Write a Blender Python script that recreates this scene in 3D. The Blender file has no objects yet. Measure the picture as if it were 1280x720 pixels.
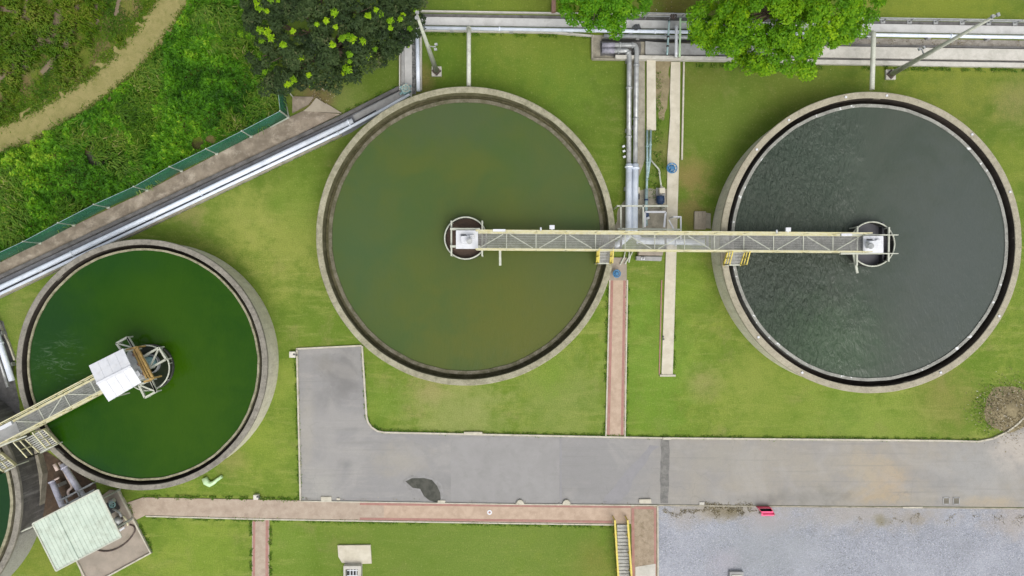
import bpy, math, random
import numpy as np
from mathutils import Vector, noise as mnoise

random.seed(7); RNG = np.random.default_rng(7)
PI = math.pi
H = 43.0                      # height of the drone above the lawn
SC = 20.0                     # photo pixels per metre at ground level
scene = bpy.context.scene
COL = scene.collection

def W(px, py, z=0.0):
    k = (H - z) / H / SC
    return Vector(((px - 640) * k, (360 - py) * k, z))
def L(rpx, z=0.0):
    return rpx * (H - z) / H / SC

# ------------------------------------------------------------------ materials
class NT:
    def __init__(s, name):
        s.m = bpy.data.materials.new(name); s.m.use_nodes = True
        s.t = s.m.node_tree; s.t.nodes.clear()
        s.out = s.n('ShaderNodeOutputMaterial')
        s.pos = s.n('ShaderNodeNewGeometry').outputs['Position']
    def n(s, typ, **kw):
        nd = s.t.nodes.new(typ)
        for k, v in kw.items(): setattr(nd, k, v)
        return nd
    def link(s, a, b): s.t.links.new(a, b)
    def setv(s, sock, v):
        if hasattr(v, 'is_output'): s.link(v, sock)
        else:
            if isinstance(v, (tuple, list)) and len(v) == 3 and sock.type == 'RGBA': v = (*v, 1)
            sock.default_value = v
    def noise(s, scale, detail=4, rough=0.6, dist=0.0, vec=None):
        nd = s.n('ShaderNodeTexNoise'); nd.inputs['Scale'].default_value = scale
        nd.inputs['Detail'].default_value = detail; nd.inputs['Roughness'].default_value = rough
        nd.inputs['Distortion'].default_value = dist
        s.link(vec or s.pos, nd.inputs['Vector']); return nd.outputs['Fac']
    def ramp(s, v, a, b, lo=0.0, hi=1.0, smooth=True):
        nd = s.n('ShaderNodeMapRange'); nd.interpolation_type = 'SMOOTHSTEP' if smooth else 'LINEAR'
        s.setv(nd.inputs['Value'], v)
        nd.inputs['From Min'].default_value = a; nd.inputs['From Max'].default_value = b
        nd.inputs['To Min'].default_value = lo; nd.inputs['To Max'].default_value = hi
        return nd.outputs['Result']
    def mix(s, f, a, b, blend='MIX'):
        nd = s.n('ShaderNodeMix', data_type='RGBA', blend_type=blend)
        s.setv(nd.inputs['Factor'], f); s.setv(nd.inputs['A'], a) if False else None
        s.setv(nd.inputs[0], f); s.setv(nd.inputs[6], a); s.setv(nd.inputs[7], b)
        return nd.outputs[2]
    def math(s, op, a, b=0.0, c=None):
        nd = s.n('ShaderNodeMath', operation=op)
        s.setv(nd.inputs[0], a); s.setv(nd.inputs[1], b)
        if c is not None: s.setv(nd.inputs[2], c)
        return nd.outputs[0]
    def stretch(s, sx, sy, sz, rz=0):
        nd = s.n('ShaderNodeMapping'); s.link(s.pos, nd.inputs['Vector'])
        nd.inputs['Scale'].default_value = (sx, sy, sz); nd.inputs['Rotation'].default_value = (0, 0, rz)
        return nd.outputs[0]
    def bump(s, h, strength, dist=0.02):
        nd = s.n('ShaderNodeBump'); nd.inputs['Strength'].default_value = strength
        nd.inputs['Distance'].default_value = dist; s.link(h, nd.inputs['Height']); return nd.outputs[0]
    def spot(s, col, px, py, r, c, strength=1.0, sy=1.0, soft=0.6, warp=0.5, mul=False):
        """a worn or stained patch of its own shape, fixed to the ground"""
        p = W(px, py)
        sub = s.n('ShaderNodeVectorMath', operation='SUBTRACT'); s.link(s.pos, sub.inputs[0])
        sub.inputs[1].default_value = (p.x, p.y, 0)
        mp = s.n('ShaderNodeVectorMath', operation='MULTIPLY'); s.link(sub.outputs[0], mp.inputs[0])
        mp.inputs[1].default_value = (1, 1 / sy, 0)
        ln = s.n('ShaderNodeVectorMath', operation='LENGTH'); s.link(mp.outputs[0], ln.inputs[0])
        nz = s._w if hasattr(s, '_w') else None
        if nz is None: nz = s._w = s.noise(1.1, 5, 0.65)
        R_ = L(r)
        d = s.math('MULTIPLY_ADD', s.math('SUBTRACT', nz, 0.5), R_ * warp * 2.5, ln.outputs['Value'])
        f = s.ramp(d, R_ * (1 + soft * .5), R_ * (1 - soft), 0, strength)
        return s.mix(f, col, c, 'MULTIPLY' if mul else 'MIX')
    def done(s, col, rough=0.8, metal=0.0, normal=None, spec=0.5, ior=None, emit=None):
        b = s.n('ShaderNodeBsdfPrincipled')
        s.setv(b.inputs['Base Color'], col); s.setv(b.inputs['Roughness'], rough)
        b.inputs['Metallic'].default_value = metal
        b.inputs['Specular IOR Level'].default_value = spec
        if ior: b.inputs['IOR'].default_value = ior
        if normal is not None: s.link(normal, b.inputs['Normal'])
        s.link(b.outputs[0], s.out.inputs[0]); s.bsdf = b
        return s.m

def simple(name, c, c2=None, scale=3.0, rough=0.7, metal=0.0, bump=0.15, dirt=None, dirt_amt=0.5, dirt_scale=1.5, grain=0.12, spec=0.4):
    """surface with mottling, dirt blotches and fine grain"""
    t = NT(name)
    c2 = c2 or tuple(x * 0.75 for x in c)
    col = t.mix(t.ramp(t.noise(scale, 6, 0.65), 0.35, 0.65), c, c2)
    if dirt:
        col = t.mix(t.ramp(t.noise(dirt_scale, 8, 0.72, 0.4), 0.48, 0.72, 0, dirt_amt), col, dirt)
    g = t.noise(28, 3, 0.6)
    col = t.mix(t.ramp(g, 0.3, 0.7, grain, 0), col, tuple(x * 0.45 for x in c))
    return t.done(col, rough, metal, t.bump(g, bump, 0.01) if bump else None, spec)

M = {}
M['concrete'] = simple('concrete', (.36, .33, .26), (.26, .24, .185), 2.2, .9, dirt=(.12, .11, .08), dirt_amt=.6, grain=.3)
M['concrete_light'] = simple('concrete_light', (.53, .51, .455), (.45, .435, .38), 2.6, .9, dirt=(.2, .18, .13), dirt_amt=.35, grain=.2)
M['concrete_pale'] = simple('concrete_pale', (.52, .52, .50), (.45, .45, .435), 1.3, .85, dirt=(.30, .29, .26), dirt_amt=.45, grain=.12)
M['concrete_cream'] = simple('concrete_cream', (.56, .52, .42), (.48, .44, .34), 1.4, .9, dirt=(.25, .22, .16), dirt_amt=.3, grain=.1)
M['concrete_grey'] = simple('concrete_grey', (.36, .36, .35), (.29, .29, .28), 1.6, .9, dirt=(.15, .15, .14), dirt_amt=.5, grain=.2)
M['channel_blue'] = simple('channel_lining', (.21, .22, .24), (.16, .165, .18), 1.6, .9, dirt=(.10, .10, .10), dirt_amt=.6, grain=.2)
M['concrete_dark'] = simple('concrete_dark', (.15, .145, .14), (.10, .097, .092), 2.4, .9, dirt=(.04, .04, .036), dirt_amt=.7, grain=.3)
M['curb'] = simple('curb', (.52, .49, .40), (.42, .39, .31), 3.5, .9, dirt=(.2, .19, .13), dirt_amt=.5)
M['steel_yellow'] = simple('steel_yellow', (.56, .54, .37), (.52, .47, .24), 4, .5, dirt=(.2, .17, .1), dirt_amt=.4, bump=0)
M['yellow'] = simple('yellow_paint', (.62, .50, .07), (.5, .4, .08), 4, .5, dirt=(.2, .15, .05), dirt_amt=.3, bump=0)
M['ochre'] = simple('ochre_paint', (.42, .28, .09), (.3, .19, .07), 4, .6, dirt=(.12, .07, .03), dirt_amt=.5, bump=0)
M['steel_pale'] = simple('steel_pale', (.50, .52, .43), (.42, .43, .36), 5, .5, dirt=(.2, .18, .13), dirt_amt=.4, bump=0)
M['galv'] = simple('galvanised', (.40, .41, .40), (.30, .31, .31), 5, .45, .2, dirt=(.16, .15, .13), dirt_amt=.5, bump=0)
M['grating'] = simple('grating_steel', (.42, .42, .39), (.34, .34, .32), 5, .6, .1, bump=0, dirt=(.12, .11, .09))
M['white'] = simple('white_paint', (.62, .63, .65), (.55, .565, .59), 2, .45, dirt=(.4, .38, .33), dirt_amt=.35, dirt_scale=3, grain=.05, bump=0)
M['pipe_white'] = simple('pipe_white', (.72, .77, .84), (.62, .68, .76), 1.2, .35, dirt=(.35, .36, .36), dirt_amt=.4, bump=0, grain=.05)
M['pipe_lav'] = simple('pipe_lavender', (.50, .50, .58), (.40, .40, .47), 2, .4, dirt=(.2, .2, .2), dirt_amt=.4, bump=0)
M['pipe_purple'] = simple('pipe_purple', (.30, .29, .34), (.22, .215, .25), 3, .5, dirt=(.1, .1, .1), dirt_amt=.5, bump=0)
M['pipe_silver'] = simple('pipe_silver', (.42, .43, .42), (.30, .31, .31), 3, .35, .3, dirt=(.14, .14, .13), dirt_amt=.5, bump=0)
M['pipe_teal'] = simple('pipe_teal', (.33, .44, .43), (.22, .33, .34), 5, .5, dirt=(.12, .12, .1), dirt_amt=.6, bump=0)
M['pipe_salmon'] = simple('pipe_salmon', (.62, .50, .44), (.5, .4, .34), 3, .5, bump=0)
M['pipe_mint'] = simple('pipe_mint', (.52, .70, .45), (.42, .6, .33), 6, .4, bump=0, dirt=(.2, .3, .12), dirt_amt=.4)
M['blue'] = simple('blue_paint', (.05, .20, .38), (.04, .14, .28), 8, .45, bump=0)
M['navy'] = simple('navy_paint', (.03, .06, .13), (.02, .04, .09), 8, .4, bump=0)
M['teal_box'] = simple('teal_box', (.32, .50, .50), (.2, .36, .36), 9, .5, bump=0)
M['black'] = simple('black_rubber_and_shade', (.02, .02, .02), (.03, .03, .03), 5, .6, bump=0)  # rubber joints, and the painted shade inside the red bin
M['dark_metal'] = simple('dark_metal', (.07, .075, .08), (.04, .04, .045), 8, .5, bump=0)
M['hose'] = simple('hose', (.10, .07, .055), (.06, .045, .04), 8, .7, bump=0)
M['red'] = simple('red_plastic', (.60, .02, .09), (.5, .02, .07), 5, .35, bump=0)
M['pink'] = simple('red_plastic_lit', (.85, .12, .26), (.75, .10, .22), 5, .35, bump=0)  # the bin's red brightened to pink, light painted into the flap
M['bark'] = simple('bark', (.13, .09, .06), (.07, .05, .035), 6, .95, bump=.6)
M['white_box'] = simple('junction_lid', (.62, .60, .52), (.5, .48, .42), 5, .7, bump=0)
M['brown_paint'] = simple('brown_brick', (.26, .15, .11), (.2, .12, .09), 6, .8)
M['pit_soil'] = simple('pit_soil', (.085, .055, .035), (.05, .035, .025), 3, .95, dirt=(.16, .12, .08), dirt_amt=.6)
M['damp'] = simple('damp_asphalt', (.21, .205, .195), (.26, .255, .25), 3.5, .8, dirt=(.14, .14, .13), dirt_amt=.5, dirt_scale=2.5)
M['puddle'] = simple('puddle', (.045, .047, .038), (.075, .075, .062), 2.5, .6, bump=0, grain=0, spec=.15)

# corrugated roof of the pump shed : real ribs are modelled, colour alternates slightly
M['roof_mint'] = simple('roof_mint', (.50, .57, .48), (.43, .50, .42), 1.6, .6, dirt=(.30, .33, .26), dirt_amt=.7, bump=0, grain=.06)

def lawn_mat():
    t = NT('lawn')
    big = t.ramp(t.noise(.13, 3, .55), .38, .62)
    mid = t.ramp(t.noise(.55, 6, .7, .4), .36, .64)
    col = t.mix(big, (.145, .215, .030), (.225, .275, .048))
    col = t.mix(t.math('MULTIPLY', mid, .85), col, (.118, .195, .022))
    col = t.mix(t.ramp(t.noise(.33, 7, .75, .8), .48, .66, 0, .55), col, (.095, .175, .018))
    st = t.noise(1.0, 5, .65, 0.5, t.stretch(.35, 1.9, 1, .5))
    col = t.mix(t.ramp(st, .48, .72, 0, .55), col, (.32, .33, .095))
    xyz = t.n('ShaderNodeSeparateXYZ'); t.link(t.pos, xyz.inputs[0])
    yy = t.math('ADD', xyz.outputs[1], t.math('MULTIPLY', t.math('SUBTRACT', t.noise(.2, 4, .6), .5), 12))
    col = t.mix(t.ramp(yy, 0, 14, 0, .8), col, (.085, .135, .016))     # lusher, darker turf on the tree side
    br = t.noise(.42, 6, .7, .2)
    col = t.mix(t.ramp(br, .53, .72, 0, .6), col, (.255, .225, .09))
    col = t.mix(t.ramp(t.noise(2.2, 7, .78), .45, .68, 0, .5), col, (.11, .17, .02))
    P = [ # worn, dry or lush places seen in the photograph
        (360, 300, 70, (.24, .25, .06), .55), (300, 270, 45, (.235, .25, .06), .5), (235, 262, 22, (.25, .2, .09), .5),
        (385, 250, 40, (.10, .17, .02), .5), (640, 75, 90, (.075, .14, .014), .8), (700, 100, 60, (.085, .155, .018), .7),
        (560, 75, 35, (.07, .13, .012), .8), (525, 98, 20, (.17, .12, .05), .8), (430, 140, 40, (.17, .185, .06), .5),
        (865, 220, 26, (.20, .145, .055), .8), (862, 270, 24, (.17, .125, .05), .8), (880, 110, 30, (.10, .105, .02), .7),
        (900, 150, 55, (.105, .145, .025), .7), (1000, 95, 60, (.115, .135, .025), .6), (1200, 110, 60, (.15, .16, .035), .6),
        (1270, 125, 30, (.25, .2, .09), .5), (1170, 15, 120, (.16, .185, .025), .8), (1265, 200, 30, (.16, .19, .03), .6),
        (820, 450, 60, (.115, .205, .026), .6), (960, 500, 80, (.16, .205, .036), .6), (880, 480, 22, (.26, .21, .1), .4),
        (700, 500, 60, (.175, .205, .06), .6), (560, 505, 60, (.22, .23, .085), .5), (480, 500, 25, (.13, .2, .03), .5),
        (540, 485, 22, (.27, .2, .11), .45), (1180, 500, 45, (.18, .16, .05), .6), (1060, 520, 50, (.12, .185, .03), .6),
        (860, 360, 30, (.125, .2, .022), .6), (830, 300, 40, (.12, .15, .03), .5), (800, 380, 25, (.11, .2, .022), .6),
        (350, 480, 26, (.185, .23, .04), .6), (330, 560, 40, (.175, .225, .035), .6), (290, 575, 22, (.2, .165, .07), .4),
        (250, 690, 60, (.16, .225, .03), .6), (360, 680, 40, (.13, .205, .03), .5), (600, 690, 90, (.125, .175, .035), .7),
        (740, 700, 30, (.18, .12, .04), .5), (680, 10, 120, (.135, .16, .022), .6), (845, 12, 40, (.1, .075, .02), .8),
        (30, 395, 30, (.165, .175, .05), .5), (395, 117, 26, (.13, .085, .045), .9), (830, 190, 22, (.15, .125, .05), .6),
        (800, 215, 22, (.12, .16, .04), .7), (60, 690, 40, (.14, .165, .025), .6), (500, 690, 110, (.10, .15, .025), .7), (700, 680, 70, (.105, .15, .028), .7), (345, 255, 14, (.10, .16, .02), .7), (640, 60, 26, (.14, .17, .03), .5), (690, 470, 25, (.11, .185, .02), .6), (585, 525, 50, (.215, .23, .08), .5), (815, 520, 50, (.105, .19, .02), .6), (940, 470, 40, (.20, .225, .05), .5), (1110, 545, 60, (.185, .23, .045), .6), (930, 385, 25, (.17, .2, .04), .5)]
    for (a, b, r, c, k) in P: col = t.spot(col, a, b, r, tuple(x * 1.32 for x in c), k, 1, .9, .9)
    g = t.noise(16, 4, .75)
    col = t.mix(t.ramp(g, .3, .7, .42, 0), col, (.06, .095, .012))
    col = t.mix(t.ramp(t.noise(7, 4, .7), .54, .76, 0, .4), col, (.33, .35, .11))
    return t.done(col, .95, 0, t.bump(g, .6, .05), .15)
M['lawn'] = lawn_mat()

def field_mat():
    t = NT('field')
    col = t.mix(t.ramp(t.noise(.6, 6, .7, .5), .35, .65), (.10, .16, .014), (.16, .185, .03))
    mud = t.noise(1.0, 6, .65, .3, t.stretch(.9, .22, 1, -.85))
    col = t.mix(t.ramp(mud, .46, .60, 0, .85), col, (.20, .14, .07))
    col = t.spot(col, 22, 75, 22, (.17, .15, .115), .95, .8, .5, .7)
    col = t.spot(col, 55, 48, 14, (.16, .14, .10), .95, 1, .5, .7)
    col = t.spot(col, 75, 30, 10, (.11, .08, .05), .9, 1.6, .5, .7)
    col = t.spot(col, 5, 12, 15, (.14, .07, .02), .9, 1, .5, .7)
    col = t.spot(col, 125, 195, 22, (.06, .062, .055), .95, 1, .4, .6)
    col = t.spot(col, 250, 180, 14, (.06, .04, .025), .8, .5, .8, 1.0)
    col = t.spot(col, 340, 130, 14, (.09, .06, .035), .9, 1, .5, .6)
    g = t.noise(14, 4, .75)
    col = t.mix(t.ramp(g, .3, .7, .6, 0), col, (.03, .04, .01))
    return t.done(col, .95, 0, t.bump(g, .6, .06), .1)
M['field'] = field_mat()

def track_mat():
    t = NT('dirt_track')
    col = t.mix(t.ramp(t.noise(1.6, 7, .7, .3), .35, .65), (.285, .25, .105), (.235, .215, .08))
    col = t.mix(t.ramp(t.noise(2.2, 6, .75), .48, .7, 0, .6), col, (.14, .155, .04))
    g = t.noise(18, 4, .7)
    col = t.mix(t.ramp(g, .3, .65, .3, 0), col, (.13, .11, .05))
    return t.done(col, .95, 0, t.bump(g, .5, .04), .1)
M['track'] = track_mat()

def road_mat():
    t = NT('asphalt')
    x = t.n('ShaderNodeSeparateXYZ'); t.link(t.pos, x.inputs[0])
    f = t.ramp(t.math('ADD', x.outputs[0], t.math('MULTIPLY', t.noise(.3, 3), 2)), 7.0, 14.0)
    col = t.mix(f, (.258, .252, .245), (.300, .277, .235))
    col = t.mix(t.ramp(t.noise(.5, 6, .65, .3), .38, .68, 0, .6), col, (.24, .235, .235))
    col = t.mix(t.ramp(t.noise(.9, 5, .7, .2, t.stretch(.3, 1.6, 1)), .5, .72, 0, .4), col, (.37, .35, .32))
    for (a, b, r, c, k, sy) in [(430, 470, 25, (.17, .165, .16), .7, 1.2), (405, 455, 14, (.2, .19, .17), .5, 1), (560, 610, 45, (.22, .215, .21), .6, .4), (690, 610, 60, (.225, .22, .215), .6, .3), (620, 560, 50, (.23, .225, .22), .5, .3), (384, 540, 10, (.33, .31, .27), .5, 6), (1110, 600, 26, (.38, .30, .2), .6, 1), (410, 500, 18, (.21, .205, .2), .5, .8), (400, 610, 25, (.33, .32, .285), .5, 1),
            (500, 575, 35, (.30, .28, .24), .6, .6), (740, 590, 60, (.24, .235, .23), .6, .5), (432, 580, 10, (.17, .17, .17), .6, .6),
            (1090, 620, 35, (.36, .29, .19), .7, .3), (1085, 585, 30, (.36, .31, .23), .6, .8), (1020, 622, 50, (.21, .2, .175), .7, .25),
            (1220, 590, 60, (.30, .295, .28), .7, .8), (1270, 560, 30, (.42, .38, .33), .7, 1), (950, 625, 30, (.2, .19, .17), .7, .3),
            (640, 585, 45, (.34, .33, .33), .6, .4), (900, 570, 60, (.29, .275, .24), .5, .3), (1180, 605, 25, (.25, .245, .235), .5, .5),
            (1240, 628, 40, (.37, .31, .22), .6, .2)]:
        col = t.spot(col, a, b, r, c, min(1, k * 1.35), sy, .9, .9)
    col = t.mix(t.ramp(t.noise(2.4, 7, .75, .3), .44, .72, 0, .35), col, (.21, .205, .195))
    col = t.mix(t.ramp(t.noise(.28, 4, .6, 1.2), .5, .66, 0, .35), col, (.35, .335, .31))
    tm = t.noise(1.0, 5, .6, .1, t.stretch(.12, 4.5, 1, .02))
    col = t.mix(t.ramp(tm, .55, .68, 0, .3), col, (.19, .185, .175))
    # thin cracks
    v = t.n('ShaderNodeTexVoronoi', feature='DISTANCE_TO_EDGE'); v.inputs['Scale'].default_value = .35
    wv = t.n('ShaderNodeVectorMath', operation='ADD'); t.link(t.pos, wv.inputs[0])
    nn = t.n('ShaderNodeTexNoise'); nn.inputs['Scale'].default_value = 1.2; nn.inputs['Detail'].default_value = 5; t.link(t.pos, nn.inputs['Vector'])
    t.link(nn.outputs['Color'], wv.inputs[1]); t.link(wv.outputs[0], v.inputs['Vector'])
    col = t.mix(t.math('MULTIPLY', t.ramp(v.outputs['Distance'], .0, .012, .22, 0), t.ramp(t.noise(.2, 3), .52, .62)), col, (.12, .12, .11))
    g = t.noise(30, 3, .7)
    col = t.mix(t.ramp(g, .3, .7, .25, 0), col, (.14, .14, .13))
    return t.done(col, .85, 0, t.bump(g, .3, .01), .3)
M['rut_mud'] = simple('rut_mud', (.20, .155, .10), (.145, .11, .07), 1.8, .9, dirt=(.12, .14, .03), dirt_amt=.5, dirt_scale=2.2, bump=.5, grain=.4)
M['road'] = road_mat()
M['road_patch'] = simple('asphalt_patch', (.20, .195, .18), (.13, .128, .12), 2.5, .9, dirt=(.27, .26, .23), dirt_amt=.6, dirt_scale=3, grain=.3)
M['road_pale'] = simple('asphalt_pale', (.275, .268, .26), (.25, .244, .236), .8, .9, dirt=(.22, .215, .205), dirt_amt=.7, dirt_scale=.9)
M['road_repair'] = simple('asphalt_repair', (.245, .24, .245), (.22, .215, .22), 1.5, .9, dirt=(.28, .275, .27), dirt_amt=.5)

def gravel_mat():
    t = NT('gravel')
    v = t.n('ShaderNodeTexVoronoi'); v.inputs['Scale'].default_value = 19; t.link(t.pos, v.inputs['Vector'])
    sp = t.n('ShaderNodeSeparateColor'); t.link(v.outputs['Color'], sp.inputs[0])
    col = t.mix(sp.outputs[0], (.25, .265, .295), (.34, .355, .395))
    col = t.mix(t.ramp(sp.outputs[1], .9, .93, 0, .6), col, (.12, .12, .12))
    col = t.mix(t.ramp(sp.outputs[2], .9, .93, 0, .5), col, (.52, .52, .54))
    col = t.mix(t.ramp(v.outputs['Distance'], .35, .75, 0, .4), col, (.16, .165, .19))
    big = t.noise(.35, 5, .6)
    col = t.mix(t.ramp(big, .4, .65, 0, .35), col, (.40, .41, .45))
    col = t.mix(t.ramp(t.noise(.55, 6, .7, .5), .5, .7, 0, .45), col, (.20, .21, .225))
    for (a, b, r, c, k, sy) in [(900, 638, 70, (.30, .265, .20), .9, .2), (915, 640, 17, (.13, .105, .05), .75, .5), (890, 640, 12, (.16, .13, .07), .6, .6),
            (1080, 640, 120, (.31, .285, .25), .7, .2), (1102, 652, 12, (.2, .18, .11), .7, .7), (1145, 650, 18, (.26, .23, .18), .6, .6),
            (1270, 650, 40, (.33, .295, .26), .7, .6), (960, 652, 35, (.32, .30, .29), .7, .5), (860, 645, 30, (.32, .3, .28), .6, .6),
            (960, 690, 80, (.25, .265, .27), .5, .6), (905, 705, 20, (.36, .33, .36), .4, 1)]:
        col = t.spot(col, a, b, r, c, k, sy, .9, .9)
    g = t.noise(22, 3, .7)
    return t.done(col, .9, 0, t.bump(v.outputs['Distance'], .6, .04), .2)
M['gravel'] = gravel_mat()
M['path_pink'] = simple('path_paving', (.47, .36, .27), (.40, .30, .22), 2, .9, dirt=(.28, .2, .14), dirt_amt=.5, grain=.25)
M['path_red'] = simple('path_border', (.36, .19, .16), (.30, .16, .13), 3, .9, dirt=(.4, .3, .24), dirt_amt=.5, grain=.2)
M['path_beige'] = simple('path_worn', (.42, .345, .27), (.36, .285, .22), 2, .9, dirt=(.22, .16, .12), dirt_amt=.5, grain=.3)
M['path_mortar'] = simple('path_patio', (.36, .29, .21), (.28, .22, .15), 3, .9, dirt=(.15, .12, .07), dirt_amt=.8, dirt_scale=3.5, grain=.4)
M['pad'] = simple('pad_concrete', (.34, .29, .235), (.27, .235, .19), .9, .9, dirt=(.18, .15, .11), dirt_amt=.5, dirt_scale=1.0, grain=.15)
M['strip'] = simple('strip_concrete', (.27, .225, .17), (.17, .14, .105), 1.6, .95, dirt=(.46, .40, .32), dirt_amt=.9, dirt_scale=1.1, grain=.3)
M['strip_light'] = simple('strip_concrete_light', (.36, .32, .245), (.29, .25, .19), 1.2, .95, dirt=(.2, .17, .13), dirt_amt=.5, dirt_scale=2, grain=.3)
M['soil'] = simple('soil', (.30, .25, .145), (.215, .18, .10), 1.7, .95, dirt=(.12, .09, .05), dirt_amt=.6, dirt_scale=3, bump=.8, grain=.5)
M['leaf_litter'] = simple('leafy_channel', (.32, .30, .26), (.22, .2, .17), 3, .9, dirt=(.11, .085, .05), dirt_amt=.95, dirt_scale=3.2, grain=.4)
M['stones'] = simple('stones', (.25, .25, .24), (.05, .05, .05), 6, .9, grain=.4)

def tank_wall_mat(name, c, c2, streak, amt, green=0.0, pale=False):
    t = NT(name)
    col = t.mix(t.ramp(t.noise(1.3, 6, .7), .35, .65), c, c2)
    s = t.noise(1.0, 6, .7, 0, t.stretch(3.5, 3.5, .25))
    col = t.mix(t.ramp(s, .45, .7, 0, amt), col, streak)
    if pale:      # the paler part of the wall beyond the thin pipe
        q = t.n('ShaderNodeSeparateXYZ'); t.link(t.pos, q.inputs[0])
        col = t.mix(t.ramp(q.outputs[1], -14.6, -14.9), col, (.40, .39, .35))
    if green: col = t.mix(t.ramp(t.noise(2.6, 6, .7), .45, .62, 0, green), col, (.06, .065, .02))
    col = t.mix(t.ramp(t.noise(4.5, 7, .78), .5, .7, 0, .45), col, tuple(x * .5 for x in streak))
    col = t.mix(t.ramp(t.noise(.7, 5, .7), .5, .72, 0, .35), col, tuple(min(.8, x * 1.35) for x in c))
    g = t.noise(16, 4, .75)
    col = t.mix(t.ramp(g, .3, .7, .4, 0), col, tuple(x * .4 for x in c))
    return t.done(col, .9, 0, t.bump(g, .5, .02), .2)
M['wall_beige'] = tank_wall_mat('tank_wall_beige', (.70, .66, .53), (.60, .56, .44), (.36, .33, .25), .4)
M['wall_dark'] = tank_wall_mat('tank_wall_weathered', (.15, .14, .13), (.10, .095, .09), (.34, .33, .31), .75, pale=True)
M['rim_A'] = tank_wall_mat('rim_concrete_mossy', (.37, .35, .25), (.31, .29, .2), (.17, .16, .1), .5, .25)
M['rim_B'] = tank_wall_mat('rim_concrete_beige', (.41, .375, .28), (.34, .31, .23), (.2, .18, .13), .4)
M['rim_C'] = tank_wall_mat('rim_concrete_grey', (.29, .27, .225), (.22, .205, .17), (.10, .09, .075), .6)
M['inner_A'] = tank_wall_mat('inner_slimy', (.15, .14, .075), (.11, .10, .05), (.25, .23, .15), .5, .5)
M['inner_B'] = tank_wall_mat('inner_dark', (.06, .05, .04), (.035, .03, .024), (.11, .09, .07), .4)
M['weir_A'] = tank_wall_mat('weir_brown', (.16, .145, .10), (.11, .10, .065), (.3, .28, .22), .5, .5)
M['weir_B'] = tank_wall_mat('weir_grey', (.34, .34, .30), (.27, .27, .24), (.14, .13, .12), .6)
def fleck(m):
    t = m.node_tree; b = next(n for n in t.nodes if n.type == 'BSDF_PRINCIPLED'); old = b.inputs['Base Color'].links[0].from_socket
    nz = t.nodes.new('ShaderNodeTexNoise'); nz.inputs['Scale'].default_value = 3.2; nz.inputs['Detail'].default_value = 6
    g = t.nodes.new('ShaderNodeNewGeometry'); t.links.new(g.outputs['Position'], nz.inputs['Vector'])
    mr = t.nodes.new('ShaderNodeMapRange'); mr.inputs['From Min'].default_value = .62; mr.inputs['From Max'].default_value = .66; t.links.new(nz.outputs['Fac'], mr.inputs['Value'])
    mx = t.nodes.new('ShaderNodeMix'); mx.data_type = 'RGBA'; t.links.new(mr.outputs[0], mx.inputs[0]); t.links.new(old, mx.inputs[6]); mx.inputs[7].default_value = (.62, .63, .62, 1)
    t.links.new(mx.outputs[2], b.inputs['Base Color'])
fleck(M['weir_B'])
M['weir_C'] = tank_wall_mat('weir_beige', (.36, .335, .23), (.28, .26, .17), (.15, .14, .08), .5, .35)

def water_mat(name, c, c2, cx, cy, scale=.35, ripple=0.0, edge=None, rough=.12, spec=.3, wisps=None):
    t = NT(name)
    col = t.mix(t.ramp(t.noise(scale, 4, .55, .6), .32, .68), c, c2)
    if edge:
        for (a, b, r, cc, k, sy) in edge: col = t.spot(col, a, b, r, cc, k, sy, .95, .5)
    if wisps:
        (wx_, wy_, wr_) = wisps; ww = t.noise(1.0, 7, .75, 1.2, t.stretch(.9, 2.6, 1, .2))
        sub = t.n('ShaderNodeVectorMath', operation='DISTANCE'); t.link(t.pos, sub.inputs[0]); p_ = W(wx_, wy_, 2.05); sub.inputs[1].default_value = p_
        f_ = t.math('MULTIPLY', t.ramp(sub.outputs['Value'], L(wr_), 0, 0, .5), t.ramp(ww, .5, .68))
        col = t.mix(f_, col, (.16, .22, .14))
    nrm = None
    # wind ripples, crests across the wind, calmer to the lee side
    x = t.n('ShaderNodeSeparateXYZ'); t.link(t.pos, x.inputs[0])
    w1 = t.n('ShaderNodeTexNoise'); w1.inputs['Scale'].default_value = 1.0; w1.inputs['Detail'].default_value = 4
    w1.inputs['Roughness'].default_value = .55; w1.inputs['Distortion'].default_value = .35
    t.link(t.stretch(4.4, 1.7, 1, .30), w1.inputs['Vector'])
    w2 = t.noise(1.0, 3, .6, .5, t.stretch(7.0, 3.4, 1, -.4))
    h = t.math('ADD', w1.outputs['Fac'], t.math('MULTIPLY', w2, .5))
    if ripple:
        calm = t.ramp(t.math('ADD', x.outputs[0], t.math('MULTIPLY', t.noise(.25, 3), 6)), cx - 5.5 + 3, cx + 0.5 + 3, 1.0, .08)
        h = t.math('MULTIPLY', h, calm)
    nrm = t.bump(h, 1.0, ripple if ripple else .010)
    m = t.done(col, rough, 0, nrm, spec)
    t.bsdf.inputs['IOR'].default_value = 1.333 if not ripple else 1.5
    return m

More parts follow.
